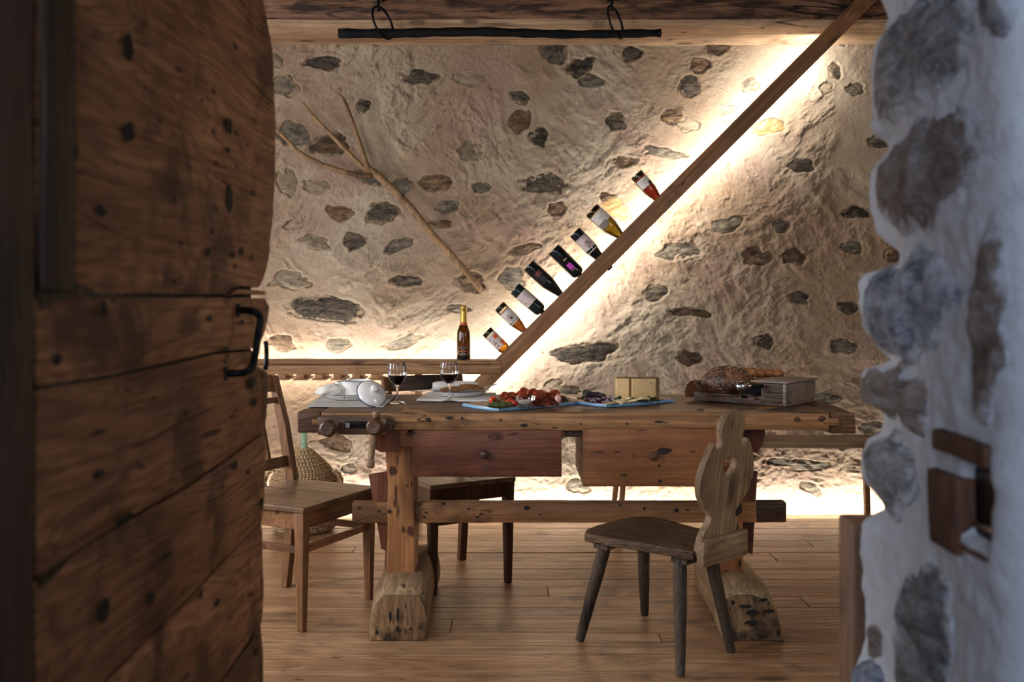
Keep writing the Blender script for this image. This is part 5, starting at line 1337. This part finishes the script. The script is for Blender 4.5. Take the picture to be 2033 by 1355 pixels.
# pot
pt = empty('enamel_pot', PC + Vector((.005, .012, .004))); tag(pt, 'small white enamel pot with dark rim and a spoon in it', 'pot')
obj('body', lathe(bmesh.new(), [(0, 0), (.052, 0), (.057, .005), (.059, .02), (.060, .062), (.062, .064), (.0608, .066), (.0585, .063), (.0575, .02), (.052, .004), (0, .004)], 48), M['enamel'], pt, angle=50)
obj('rim', tube(bmesh.new(), [Vector((.0615 * math.cos(2 * math.pi * i / 48), .0615 * math.sin(2 * math.pi * i / 48), .065)) for i in range(48)], .0013, 6, closed=True), M['enamel_blue'], pt, smooth=True)
obj('ear', tube(bmesh.new(), [(-.056, -.022, .050), (-.074, -.020, .053), (-.079, .0, .053), (-.074, .020, .053), (-.056, .022, .050)], [.005, .006, .006, .006, .005], 8, flat=1.6), M['enamel'], pt, smooth=True)
bm = lathe(bmesh.new(), [(0, .018), (.056, .018), (.056, .020), (0, .020)], 32); obj('filling', bm, M['linen'], pt)
sp = empty('spoon', pt.location + Vector((-.022, -.02, .022))); tag(sp, 'steel spoon standing in the white enamel pot', 'spoon')
obj('stem', tube(bmesh.new(), [(.012, .02, .0), (.004, .005, .040), (-.004, -.005, .058), (-.012, -.012, .078), (-.015, -.014, .086), (-.017, -.015, .091)], [.0035, .0035, .0045, .0075, .0075, .004], 8, flat=.35), M['steel'], sp, smooth=True)
# lid leaning against the pot
LR = .057
nrm = Vector((.42, -.66, .62)).normalized(); lc = P(738, 782, 3.74)
Ml = frame(lc, x=(1, 0.3, 0), z=nrm)
ld = empty('pot_lid', M=Ml); tag(ld, 'white enamel lid with blue rim leaning against the pot', 'lid')
obj('dome', lathe(bmesh.new(), [(LR, 0), (LR * .96, .004), (LR * .8, .011), (LR * .55, .017), (LR * .3, .0195), (0, .020), (0, .018), (LR * .55, .0150), (LR * .8, .009), (LR * .95, .0022), (LR * .99, -.001)], 56), M['enamel'], ld, smooth=True)
obj('rim', tube(bmesh.new(), [Vector((LR * math.cos(2 * math.pi * i / 56), LR * math.sin(2 * math.pi * i / 56), .0)) for i in range(56)], .0022, 6, closed=True), M['enamel_blue'], ld, smooth=True)
obj('knob', lathe(bmesh.new(), [(.008, .018), (.0065, .023), (.0085, .027), (.014, .031), (.0155, .036), (.0135, .041), (.006, .0435), (0, .044)], 24), M['enamel'], ld, smooth=True)
# crumpled napkin on the left of the pot
bm = blob(bmesh.new(), .060, .038, .030, T(*(at(661, 795) + Vector((0, 0, .036)))), 4, .22, 1.7, 2.0)
c = at(661, 795); bm.transform(T(*-c)); o = obj('napkin', bm, M['linen'], None, smooth=True); o.location = c; tag(o, 'crumpled white napkin on the plate left of the pot', 'napkin')
# rolled napkin behind the crispbread
c = Vector((PC2.x - .018, PC2.y + .045, PC2.z + .030))
bm = bmesh.new(); L = .185
prof_ = []
for k in range(26):
    a = -1.0 + 2 * math.pi * k / 26; prof_.append((.030 * math.cos(a), .022 * math.sin(a)))
t = bmesh.new(); rows_ = []
for i in range(13):
    x = -L / 2 + L * i / 12; e = 1 - .25 * (abs(i - 6) / 6) ** 6
    rows_.append([t.verts.new((x, a * e + .002 * noise.noise(Vector((x * 20, a * 60, 1))), b * e + .0015 * noise.noise(Vector((x * 25, a * 60, 3))))) for a, b in prof_])
for a, b in zip(rows_[:-1], rows_[1:]):
    for k in range(26): t.faces.new((a[k], a[(k + 1) % 26], b[(k + 1) % 26], b[k]))
t.faces.new(rows_[0][::-1]); t.faces.new(rows_[-1])
o = obj('napkin', t, M['linen'], None, angle=50); o.location = c; tag(o, 'rolled white napkin lying behind the crispbread on its plate', 'napkin')
# crispbread
M['crisp'] = plain('crispbread', C(140, 94, 54), .75, nscale=60, namt=.35, bump=.5)
for i, (ox, oy, oz, rz, rx, s, lab) in enumerate(((-.026, -.022, .026, 4, 16, .80, 'brown triangle of crispbread lying lowest on the plate'), (.016, -.030, .031, 12, 20, .55, 'brown triangle of crispbread in the middle of the pile'), (.046, -.018, .034, -16, 22, .74, 'brown triangle of crispbread sloping down at the right of the plate'))):
    ol = [(-.068, -.018), (-.045, -.032), (.055, -.028), (.078, -.006), (.030, .030), (-.030, .028), (-.060, .010)]
    bm = prism(bmesh.new(), [(a * s, b * s) for a, b in ol], .0032, None)
    bmesh.ops.subdivide_edges(bm, edges=bm.edges[:], cuts=2, use_grid_fill=True)
    for v in bm.verts: v.co.z += .0010 * noise.noise(v.co * 60 + Vector((i, 0, 0)))
    o = obj('crispbread', bm, M['crisp'], None, angle=40); tag(o, lab, 'bread', 'crispbread on the plate')
    o.matrix_basis = T(PC2.x + ox, PC2.y + oy, PC2.z + oz) @ R(rz, 'Z') @ R(rx, 'X') @ R(6 if i == 2 else -3, 'Y')
def fork(c, ang, tilt, label, z):
    f = empty('fork', M=T(*c) @ R(ang, 'Z') @ R(tilt, 'Y')); tag(f, label, 'fork', 'steel forks on the table')
    obj('handle', tube(bmesh.new(), [(-.13, 0, .001), (-.11, 0, .001), (-.05, 0, .004), (0, 0, .006)], [.007, .0075, .003, .003], 8, flat=.4), M['steel'], f, smooth=True)
    bm = wbox(.024, .022, .002, T(.012, 0, .0055), bev=.0008)
    for k in range(4): box(bm, .045, .0026, .0016, T(.045, -.0095 + k * .0063, .0065), bev=.0005)
    obj('tines', bm, M['steel'], f, angle=40)
fork(at(846, 787) + Vector((.0, 0, .016)), 200, 0, 'steel fork lying on the folded napkin left of the crispbread plate', 0)
fork(at(958, 789) + Vector((.0, 0, .030)), 18, -14, 'steel fork whose tines rise behind the cherry tomatoes', 0)

# serving boards with blue edges
M['board_top'] = wood('board_top', C(206, 176, 148), C(184, 150, 120), 'X', 1.0, pits=0.1, rough=.5, bump=.08, var=.02, ring=.25)
M['board_edge'] = plain('blue_board_edge', C(116, 158, 192), .3)
def board(label, A, B, Cc, name='serving_board'):
    u = (Cc - B); v = (A - B); Lu, Lv = u.length, v.length
    m = frame(B, x=u, z=(0, 0, 1))
    b = empty(name, M=m); tag(b, label, 'board', 'serving boards with blue edges')
    sgn = 1 if (m.to_3x3().inverted() @ v).y > 0 else -1
    def olf(e):
        pts = []
        n = 14
        for i in range(n + 1):
            t = i / n; pts.append((Lu * t, sgn * (-.018 * math.sin(math.pi * t))))
        for i in range(n + 1):
            t = i / n; pts.append((Lu + .012 * math.sin(math.pi * t), sgn * Lv * t))
        for i in range(n + 1):
            t = i / n; pts.append((Lu * (1 - t), sgn * (Lv + .018 * math.sin(math.pi * t))))
        for i in range(1, n):
            t = i / n; pts.append((-.010 * math.sin(math.pi * t), sgn * Lv * (1 - t)))
        cx_, cy_ = Lu / 2, sgn * Lv / 2
        return [(cx_ + (x - cx_) * (1 - e / (Lu / 2)), cy_ + (y - cy_) * (1 - e / (Lv / 2))) for x, y in pts]
    obj('edge_band', prism(bmesh.new(), olf(0), .0105, T(0, 0, .0062), bev=.002), M['board_edge'], b, angle=40)
    obj('face', prism(bmesh.new(), olf(.0025), .0012, T(0, 0, .0118)), M['board_top'], b, angle=40)
    return b
board('blue-edged board of cured ham, tomatoes and gherkin', at(940, 806), at(990, 817.5), at(1151, 803))
board('blue-edged board of cheese and radicchio', at(1143, 798), at(1204, 810), at(1339, 798.5))
BT = TT + .0128
def bat(x, y, z=BT): return at(x, y, z)
def one(name, bm, mat, loc, label, cat, group=None, angle=None, M_=None):
    o = obj(name, bm, M[mat], None, smooth=angle is None, angle=angle)
    o.matrix_basis = (T(*loc) @ M_) if M_ is not None else T(*loc); tag(o, label, cat, group); return o
M['ham'] = plain('cured_ham', C(176, 104, 80), .38, nscale=60, namt=.3, bump=.3)
M['salmon'] = plain('orange_ham', C(236, 156, 114), .4, nscale=60, namt=.22, bump=.3)
M['fat'] = plain('ham_fat', C(214, 170, 150), .45, nscale=30, namt=.1)
M['tomato'] = plain('tomato', C(206, 66, 26), .08, coat=.5, sss=.15); M['tomato_dark'] = plain('tomato_dark', C(168, 36, 22), .08, coat=.5)
M['gherkin'] = plain('gherkin', C(78, 82, 38), .3, nscale=90, namt=.3, bump=.8); M['herb'] = plain('herb_leaf', C(38, 58, 30), .5, nscale=40, namt=.4)
M['herb_teal'] = plain('herb_stem', C(70, 96, 66), .5)
M['cream'] = plain('cream_dip', C(228, 224, 214), .3, sss=.2)
def ham_slice(x, y, r_, h_, mat, label, seed, z=BT, tilt=0, rz=0):
    """folded slice: a loosely rolled rosette"""
    bm = bmesh.new(); g = []; n, m = 26, 8
    for i in range(n + 1):
        a = math.radians(-112 + 224 * i / n); row = []
        for j in range(m + 1):
            s = j / m; f = 1.0 - .55 * s ** 1.4; fold = .10 * math.sin(a * 3.2 + seed + s * 2) + .05 * math.sin(a * 7 + seed * 3)
            row.append(bm.verts.new((r_ * f * (1 + fold) * math.sin(a) * .95, r_ * 1.3 * (s - .5) + .004 * math.sin(a * 2.3 + seed), h_ * .9 * (max(-.22, math.cos(a)) + .22) / 1.22 * (f + .16 * s) * (1 + fold * .6))))
        g.append(row)
    for i in range(n):
        for j in range(m): bm.faces.new((g[i][j], g[i + 1][j], g[i + 1][j + 1], g[i][j + 1]))
    c_ = [g[i][m] for i in range(n + 1)]
    for i in range(1, n): bm.faces.new((c_[0], c_[i], c_[i + 1]))
    bmesh.ops.solidify(bm, geom=bm.faces[:], thickness=.0014)
    zmin = min(v.co.z for v in bm.verts); bm.transform(T(0, 0, -zmin))
    return one('ham_slice', bm, mat, bat(x, y, z), label, 'ham', 'folded slices of cured ham on the board', angle=60, M_=R(rz, 'Z') @ R(tilt, 'X'))
HS = [(1073, 808, .033, .033, 'ham', 'dark red ham rosette just right of the glass dip bowl', 3, -8), (1096, 806, .033, .032, 'ham', 'dark red ham rosette at the right front of the board', 8, -10),
      (1086, 798, .031, .038, 'ham', 'ham fold rising behind the two dark front rosettes', 5, -14), (1098, 793, .030, .040, 'salmon', 'orange-red ham fold at the right rear of the heap', 12, -12),
      (1073, 794, .032, .043, 'salmon', 'orange-red ham fold at the top of the heap, right of its middle', 17, -14), (1056, 792, .031, .042, 'salmon', 'orange-red ham fold at the rear, behind the dip bowl', 21, -10),
      (1038, 791, .033, .043, 'salmon', 'orange-red ham fold at the rear, left of the bowl\'s middle', 26, -12), (1048, 797, .030, .030, 'ham', 'ham fold directly behind the dip bowl', 31, -8),
      (1020, 794, .031, .034, 'salmon', 'long orange-red ham fold behind the cherry tomatoes', 36, -10), (1004, 793, .030, .031, 'salmon', 'leftmost orange-red ham fold, beside the herbs', 41, -8),
      (1024, 800, .026, .026, 'ham', 'dark ham fold between tomatoes and dip bowl', 46, -8), (1013, 799, .024, .022, 'ham', 'small dark ham fold above the halved tomato', 52, -8),
      (1112, 798, .024, .026, 'ham', 'rightmost ham fold, beside the sprig of herbs', 55, -6)]
for (x, y, r_, h_, mt_, lab, sd, tl) in HS: ham_slice(x, y, r_, h_, mt_, lab, sd, tilt=tl * .6, rz=(sd * 7) % 50 - 25)
def tomato(x, y, r_, label, mat='tomato', half=False):
    c = bat(x, y); c.z += r_ * .92
    bm = blob(bmesh.new(), r_, r_, r_ * .95, None, 3, .02, 1, x)
    o = one('cherry_tomato', bm, mat, c, label, 'tomato', 'cherry tomatoes on the ham board')
    cal = obj('calyx', lathe(bmesh.new(), [(0, r_ * .98), (r_ * .3, r_ * .93), (r_ * .36, r_ * .86)], 6, R(60, 'Y')), M['herb'], o); return o
tomato(979, 803, .0155, 'large pale cherry tomato at the left end of the ham board'); tomato(1008, 808, .0135, 'cherry tomato resting behind the gherkin\'s right end')
tomato(1021, 808, .0135, 'dark cherry tomato touching the glass dip bowl', 'tomato_dark'); tomato(1013, 803, .012, 'dark cherry tomato between the other two and the ham', 'tomato_dark')
def gherkin(x, y, L, r_, rz, label, sd):
    bm = tube(bmesh.new(), [(-L / 2 + L * i / 12, .004 * math.sin(i / 12 * 3.1), 0) for i in range(13)], [r_ * (max(.08, math.sin(math.pi * (i + .35) / 12.7)) ** .45) for i in range(13)], 14)
    for v in bm.verts: v.co += noise.noise_vector(v.co * 130 + Vector((sd, 0, 0))) * .0012
    c = bat(x, y); c.z += r_ * .95; return one('gherkin', bm, 'gherkin', c, label, 'gherkin', 'gherkins on the ham board', M_=R(rz, 'Z'))
gherkin(988, 811.5, .078, .0118, 6, 'warty green gherkin lying at the left front of the board', 1); gherkin(1003, 809.5, .055, .011, -20, 'second gherkin tucked behind the front one', 5)
# glass bowl of dip
c = bat(1043, 807.5); gb = empty('dip_bowl', c); tag(gb, 'small clear glass bowl of white dip on the ham board', 'bowl')
obj('bowl', lathe(bmesh.new(), [(0, 0), (.020, 0), (.022, .002), (.030, .012), (.0345, .026), (.0365, .034), (.0375, .0355), (.0362, .0362)], 44), M['thin_glass'], gb, smooth=True)
obj('dip', lathe(bmesh.new(), [(0, .0045), (.0195, .0045), (.0282, .014), (.0315, .021), (.022, .0225), (.010, .0235), (0, .023)], 36), M['cream'], gb, smooth=True)
def herbs(x, y, s, n, label, name='herb_sprig', z=BT, mat='herb', flat=.7):
    rr = random.Random(int(x * 7 + y)); c = bat(x, y, z); e = empty(name, c); tag(e, label, 'herbs', 'green herb sprigs on the boards')
    st = bmesh.new(); lf = bmesh.new()
    for k in range(n):
        a = rr.uniform(0, 6.28); el = rr.uniform(.15, 1.2); L = s * rr.uniform(.5, 1.0)
        d = Vector((math.cos(a) * math.cos(el), math.sin(a) * math.cos(el), math.sin(el) * flat))
        p1 = d * L; tube(st, [(0, 0, .003), p1 * .5 + Vector((0, 0, .002)), p1], .0007, 4)
        for q_ in range(4):
            pp = p1 * (.45 + .18 * q_) + Vector((rr.uniform(-1, 1), rr.uniform(-1, 1), rr.uniform(0, 1))) * s * .12; pp.z = max(.002, pp.z)
            ll = s * rr.uniform(.24, .40); Mx = T(*pp) @ R(rr.uniform(0, 360), 'Z') @ R(rr.uniform(-50, 50), 'X')
            t = bmesh.new(); vs = [t.verts.new(v) for v in ((0, 0, 0), (ll * .35, ll * .38, ll * .12), (ll * .7, ll * .30, 0), (ll * 1.1, 0, -ll * .1), (ll * .7, -ll * .32, 0), (ll * .35, -ll * .36, ll * .1), (ll * .5, 0, ll * .22))]
            for i, j in ((0, 1), (1, 2), (2, 3), (3, 4), (4, 5), (5, 0)): t.faces.new((vs[i], vs[j], vs[6]))
            join(lf, t, Mx)
    obj('stem', st, M['herb_teal'], e); o = obj('leaves', lf, M[mat], e); o['kind'] = 'stuff'; return e
herbs(990, 804, .032, 14, 'dark herb sprig between the tomatoes at the left of the ham board'); herbs(974, 807, .022, 8, 'flat herb sprig beneath the leftmost tomato', flat=.2)
herbs(1121, 799, .028, 9, 'small herb sprig at the right end of the ham board')
herbs(1222, 800, .038, 20, 'thick dark herb bunch left of the cheese block'); herbs(1258, 797, .026, 12, 'dark herbs in front of the middle of the cheese block'); herbs(1278, 798.5, .030, 16, 'dark herbs at the right front of the cheese block', flat=.45)
herbs(1297, 798, .032, 18, 'dark herbs under the right corner of the cheese block')
one('ham_curl', blob(bmesh.new(), .012, .007, .016, None, 3, .3, 2, 4), 'fat', bat(1108, 800) + Vector((0, 0, .014)), 'pale curl of fatty ham beside the rightmost ham fold', 'ham')
# knife lying between the boards
kf = empty('table_knife', M=T(*(at(1150, 800) + Vector((0, .03, .012)))) @ R(-62, 'Z')); tag(kf, 'dark-handled knife lying between the two serving boards', 'knife')
obj('blade', prism(bmesh.new(), [(-.10, 0), (-.02, -.009), (0, -.009), (0, .006), (-.085, .006)], .0015, T(0, 0, 0)), M['steel'], kf)
obj('handle', wbox(.095, .018, .012, T(.047, -.001, 0), bev=.004, seg=3), M['bench_dark'], kf, angle=40)

# cheese board
M['cheese'] = plain('cheese_block', C(206, 172, 118), .5, nscale=26, namt=.07, bump=.1, sss=.1); M['rind'] = plain('cheese_rind', C(128, 96, 60), .8, nscale=60, namt=.2, bump=.3)
M['cheese_pale'] = plain('cheese_pale', C(226, 206, 160), .45, sss=.15, nscale=20, namt=.04); M['pit'] = plain('cheese_pits', C(110, 78, 46), .7)
ch = empty('cheese_block', at(1267, 794, BT)); tag(ch, 'tall notched block of yellow cheese with thin brown rind', 'cheese')
c0 = ch.location
ol = [(-.082, .055), (-.080, .010), (-.036, -.002), (-.032, .018), (-.022, -.004), (.068, -.008), (.080, .0), (.084, .050), (.078, .060)]
obj('body', prism(bmesh.new(), ol, .080, T(0, 0, .0405), bev=.002), M['cheese'], ch, angle=40)
ol2 = [(x * 1.012, y + (.001 if y > 0 else -.0005)) for x, y in ol]; obj('rind', prism(bmesh.new(), ol2, .0022, T(0, 0, .0818), bev=.0008), M['rind'], ch, angle=40)
bm = prism(bmesh.new(), [(.066, -.0095), (.0815, -.001), (.0855, .051), (.079, .0615), (.0775, .060), (.083, .050), (.0795, .001), (.066, -.0085)], .080, T(0, 0, .0405)); obj('rind', bm, M['rind'], ch, angle=40)
bm = bmesh.new()
rr = random.Random(9)
for (x, z, s) in ((.048, .062, .0028), (.052, .050, .0018), (.012, .055, .0016), (.028, .05, .0014), (.04, .052, .0012), (-.066, .05, .0014), (-.05, .042, .0012), (.058, .045, .0016), (.0, .03, .0014), (.02, .07, .0012), (.034, .068, .0014), (-.01, .045, .001)):
    yy = np.interp(x, [-.080, -.036, -.022, .068], [.010, -.002, -.004, -.008]); blob(bm, s, .0008, s, T(x, yy, z + .002), 1, .2, 3, x * 99)
obj('pits', bm, M['pit'], ch)['kind'] = 'stuff'
CH = [((1214, 803), (.030, .012, .003), 20, 'thin flat cheese slice nearest the radicchio'), ((1234, 803), (.024, .014, .009), 60, 'upright triangular cheese slice in the middle of the board'),
      ((1252, 802), (.030, .009, .008), -42, 'narrow cheese slice leaning right in front of the block'), ((1262, 801), (.034, .009, .010), -36, 'cheese slice leaning furthest right beneath the herbs'),
      ((1243, 801), (.030, .010, .012), -58, 'cheese slice on top of the leaning ones'), ((1221, 801.5), (.026, .010, .006), 35, 'small cheese slice overlapping the flat one')]
for i, ((x, y), (l, w_, h_), rz, lab) in enumerate(CH):
    ol = [(-l, -w_), (l, -w_ * .4), (l * .9, w_ * .5), (-l * .8, w_)]
    bm = prism(bmesh.new(), ol, .005, None, bev=.001)
    one('cheese_slice', bm, 'cheese_pale', bat(x, y) + Vector((0, 0, h_ * 1.1 + .002)), lab, 'cheese', 'cut slices of pale cheese', angle=40, M_=R(rz, 'Z') @ R(18 if i else 4, 'X') @ R(-h_ * 1400, 'Y'))
# radicchio
w = NT('radicchio'); v = w.coord(rnd=False, scale=(1, 1, 1)); a = w.noise(v, 90, 3, .5, 1.0); b_ = w.noise(v, 18, 3)
w.p(Base_Color=w.mix(w.ramp(a, .52, .60), C(74, 22, 44), C(206, 190, 196)), Roughness=.4, Normal=w.bump(a, .4, .002)); M['radic'] = w.m
M['radic_dark'] = plain('radicchio_dark', C(52, 22, 30), .4, nscale=40, namt=.3); M['radic_green'] = plain('leaf_back', C(84, 82, 62), .5, nscale=30, namt=.2)
def leaf(x, y, L, W_, rz, rx, mat, label, z=.010, cup=.35, sd=0):
    bm = bmesh.new(); g = []; n, m = 12, 8
    for i in range(n + 1):
        t = i / n; w_ = W_ * math.sin(math.pi * min(1, .12 + t * .86)) ** .6; row = []
        for j in range(m + 1):
            s = j / m * 2 - 1; row.append(bm.verts.new((L * (t - .5), w_ * s, cup * W_ * (s * s) + .004 * noise.noise(Vector((t * 6, s * 3, sd))) + .25 * L * (t - .5) ** 2)))
        g.append(row)
    for i in range(n):
        for j in range(m): bm.faces.new((g[i][j], g[i + 1][j], g[i + 1][j + 1], g[i][j + 1]))
    bmesh.ops.solidify(bm, geom=bm.faces[:], thickness=.0016)
    one('radicchio_leaf', bm, mat, bat(x, y) + Vector((0, 0, z)), label, 'leaf', 'radicchio leaves on the cheese board', angle=60, M_=R(rz, 'Z') @ R(rx, 'X'))
leaf(1187, 804, .105, .015, 10, 38, 'radic', 'white-veined purple radicchio leaf lying along the front left of the board', .010, .4, 1)
leaf(1184, 799.5, .075, .020, -14, 52, 'radic_dark', 'dark radicchio leaf standing behind the white-veined one', .018, .4, 2)
leaf(1169, 797.5, .050, .022, -35, 66, 'radic_green', 'dull green radicchio leaf curled at the far left of the board', .021, .5, 3)
leaf(1206, 802, .050, .014, 12, 50, 'radic', 'small pale-tipped radicchio leaf pointing at the herbs', .014, .4, 4)

# ================================================================== bread tray
A, B, Cc = at(1378, 796), at(1561, 809.5), at(1610, 797)
u = (B - A).normalized(); Mt = frame(A, x=u, z=(0, 0, 1)); LU = (B - A).length; LV = .262
tr = empty('bread_tray', M=Mt); tag(tr, 'dark wooden bread tray with a box end, at the right of the workbench', 'tray')
def tp(nm_, sx, sy, sz, x, y, z, mat='tray', **kw):
    o = obj(nm_, wbox(sx, sy, sz, bev=kw.pop('bev', .003), **kw), M[mat], tr, angle=40); o.location = (x, y, z); return o
tp('tray_bottom', LU - .01, LV, .010, LU / 2, LV / 2, .006)
tp('side_rail', LU - .085, .014, .030, (LU - .085) / 2, .007, .019); tp('side_rail', LU - .085, .014, .030, (LU - .085) / 2, LV - .007, .019)
tp('end_rail', .014, LV - .03, .034, .004, LV / 2, .019, 'tray')
tp('box_end', .014, LV, .083, LU - .007, LV / 2, .043, 'tray_light')
tp('box_side', .088, .012, .083, LU - .058, .008, .043); tp('box_side', .088, .012, .083, LU - .058, LV - .008, .043)
tp('box_lid', .150, LV + .012, .007, LU - .066, LV / 2, .0895, 'tray_light', bev=.003)
for y in (.03, LV - .03):
    o = obj('screw', lathe(bmesh.new(), [(0, .002), (.0035, .001), (.004, 0)], 10, R(90, 'Y')), M['iron'], tr); o.location = (LU, y, .014)
# cutting lever with round metal knob
lv = obj('cutting_lever', span(bmesh.new(), (.205, -.010, .040), (LU - .05, .06, .070), .012, .035, up=(0, 0, 1), bev=.003), M['iron'], tr, angle=40)
pk = P(1472, 768, 3.74); lpk = Mt.inverted() @ pk; pe = Mt.inverted() @ P(1500, 766, 3.76)
dk = (pe - lpk).normalized(); Mk = frame(lpk, x=(0, 0, 1), z=dk)
obj('lever_knob', lathe(bmesh.new(), [(0, -.023), (.008, -.0215), (.015, -.017), (.0195, -.008), (.0200, .001), (.017, .011), (.012, .018), (.0105, .024), (.012, .030), (.0115, .036), (.008, .042), (0, .043)], 30, Mk), M['steel'], tr, smooth=True)
obj('lever_rod', tube(bmesh.new(), [lpk + dk * .03, pe + Vector((.03, .005, .0))], .007, 10), M['iron'], tr, smooth=True)
# checkered cloth
w = NT('checked_cloth'); v = w.coord('UV', rnd=False)
sx_ = w.n('ShaderNodeSeparateXYZ'); w.t.links.new(v, sx_.inputs[0])
def ln(s, k, lo): return w.math('GREATER_THAN', w.math('FRACT', w.math('MULTIPLY', s, k)), lo)
f = w.math('MAXIMUM', ln(sx_.outputs[0], 26, .84), ln(sx_.outputs[1], 15, .84))
w.p(Base_Color=w.mix(f, C(176, 140, 104), C(38, 30, 30)), Roughness=.9, Normal=w.bump(w.noise(w.coord(rnd=False), 300, 2), .3, .001)); M['check'] = w.m
pathc = [(-.030, .010), (-.034, .030), (-.026, .062), (-.010, .078), (.010, .070), (.024, .045), (.045, .020), (.09, .014), (.16, .016), (.22, .022), (.27, .020)]
pc = []
for i in range(len(pathc) - 1):
    for k in range(4):
        t = k / 4; pc.append((pathc[i][0] * (1 - t) + pathc[i + 1][0] * t, pathc[i][1] * (1 - t) + pathc[i + 1][1] * t))
pc.append(pathc[-1])
me = bpy.data.meshes.new('cloth'); bm = bmesh.new(); uvl = bm.loops.layers.uv.new('UVMap'); g = []; n = 16
for i, (a, b_) in enumerate(pc):
    row = []
    for j in range(n + 1):
        t = j / n; yy = -.012 + (LV * .8) * t
        if i > 24: yy = -.018 + (LV * .8) * t
        row.append(bm.verts.new((a + .006 * noise.noise(Vector((i * .1, t * 4, 1))), yy, b_ + .006 * noise.noise(Vector((i * .15, t * 5, 3))) + (.018 * max(0, 1 - t * 8) if 22 < i < 40 else 0))))
    g.append(row)
for i in range(len(pc) - 1):
    for j in range(n):
        f_ = bm.faces.new((g[i][j], g[i + 1][j], g[i + 1][j + 1], g[i][j + 1]))
        for lp, (ii, jj) in zip(f_.loops, ((i, j), (i + 1, j), (i + 1, j + 1), (i, j + 1))): lp[uvl].uv = (ii / (len(pc) - 1), jj / n)
bmesh.ops.solidify(bm, geom=bm.faces[:], thickness=.0012)
ck = obj('kitchen_cloth', bm, M['check'], None, smooth=True); ck.matrix_basis = Mt; tag(ck, 'brown checked cloth lining the bread tray and hanging over its left end', 'cloth')
# loaves
w = NT('crust'); v = w.coord(rnd=False); a = w.noise(v, 22, 5, .6); b_ = w.noise(v, 9, 4, .5)
col = w.mix(w.ramp(a, .35, .65), C(46, 26, 17), C(98, 60, 38)); col = w.mix(w.ramp(b_, .55, .7, 0, .5), col, C(150, 100, 60))
w.p(Base_Color=col, Roughness=.55, Normal=w.bump(a, .8, .006)); M['crust'] = w.m
M['seed'] = plain('sesame_seed', C(206, 176, 140), .5); M['crust_light'] = plain('crust_light', C(156, 104, 60), .6, nscale=24, namt=.3, bump=.6); M['flatbread'] = plain('flatbread', C(160, 118, 78), .7, nscale=30, namt=.25, bump=.4)
lc_ = P(1443, 757, 3.93)
lf_ = empty('bread_loaf', lc_, rz=-.3); tag(lf_, 'round dark seeded bread loaf in the tray', 'bread')
def loaf_r(v): 
    f = 1 + .06 * noise.noise(v * 1.6 + Vector((3, 1, 7))) + .03 * noise.noise(v * 4); 
    gz = abs(v.x * .5 + v.y * .3 + .25 + .15 * noise.noise(v * 2)); f -= .05 * max(0, 1 - gz / .10) * max(0, v.z + .2)
    return f
t = bmesh.new(); bmesh.ops.create_icosphere(t, subdivisions=5, radius=1.0)
for v in t.verts:
    f = loaf_r(v.co); s = Vector((v.co.x * .096 * f, v.co.y * .085 * f, v.co.z * .062 * f)); 
    if s.z < -.048: s.z = -.048 + (s.z + .048) * .3
    v.co = s
obj('crust', t, M['crust'], lf_, smooth=True)
rr = random.Random(2); sd_ = bmesh.new()
for k in range(900):
    v = Vector((rr.gauss(0, 1), rr.gauss(0, 1), rr.gauss(.25, .9))).normalized()
    if noise.noise(v * 2.2 + Vector((9, 2, 1))) < -.12 + rr.uniform(-.2, .2): continue
    f = loaf_r(v) + .004; c = Vector((v.x * .096 * f, v.y * .085 * f, v.z * .062 * f))
    if c.z < -.04: continue
    t = bmesh.new(); bmesh.ops.create_cone(t, segments=5, radius1=.0011, radius2=.0004, depth=.0034, cap_ends=True)
    join(sd_, t, T(*c) @ frame((0, 0, 0), x=Vector((rr.uniform(-1, 1), rr.uniform(-1, 1), rr.uniform(-1, 1))), z=v) @ R(88, 'X'))
o = obj('seeds', sd_, M['seed'], lf_); o['kind'] = 'stuff'
bm = bmesh.new()
for k in range(7):
    t = k / 6; c = P(1440 + 102 * t, 741 + (1.5 * math.sin(k * 2)), 4.06); c.z = pxz(739 + 3 * t, 4.05)
    blob(bm, .030, .034, .022 - .006 * t, T(*(c - P(1490, 740, 4.06))), 3, .2, 2, k)
bm2 = blob(bmesh.new(), .085, .05, .040, T(*(P(1455, 757, 4.05) - P(1490, 740, 4.06))), 4, .12, 1.5, 4); join(bm, bm2); bm2 = blob(bmesh.new(), .075, .05, .030, T(*(P(1520, 764, 4.02) - P(1490, 740, 4.06))), 4, .12, 1.5, 6); join(bm, bm2)
lf2 = obj('bread_loaf', bm, M['crust_light'], None, smooth=True); lf2.location = P(1490, 740, 4.06); tag(lf2, 'lighter knobbly loaf lying behind the dark seeded one', 'bread')
for i, (x, y, z, rz, lab, s) in enumerate(((LU - .165, .055, .030, 10, 'oval brown roll in the tray before the box end', 1.0), (LU - .135, .13, .040, -20, 'darker roll half hidden under the box lid', .9), (LU - .20, .16, .045, 30, 'brown roll between the lighter loaf and the box lid', 1.0))):
    p_ = Mt @ Vector((x, y, z)); o = one('bread_roll', blob(bmesh.new(), .052 * s, .030, .017 * s, None, 3, .15, 1.6, i + 3), 'flatbread' if i == 0 else 'crust_light', p_, lab, 'bread', 'small rolls in the bread tray', M_=R(rz - 40, 'Z'))
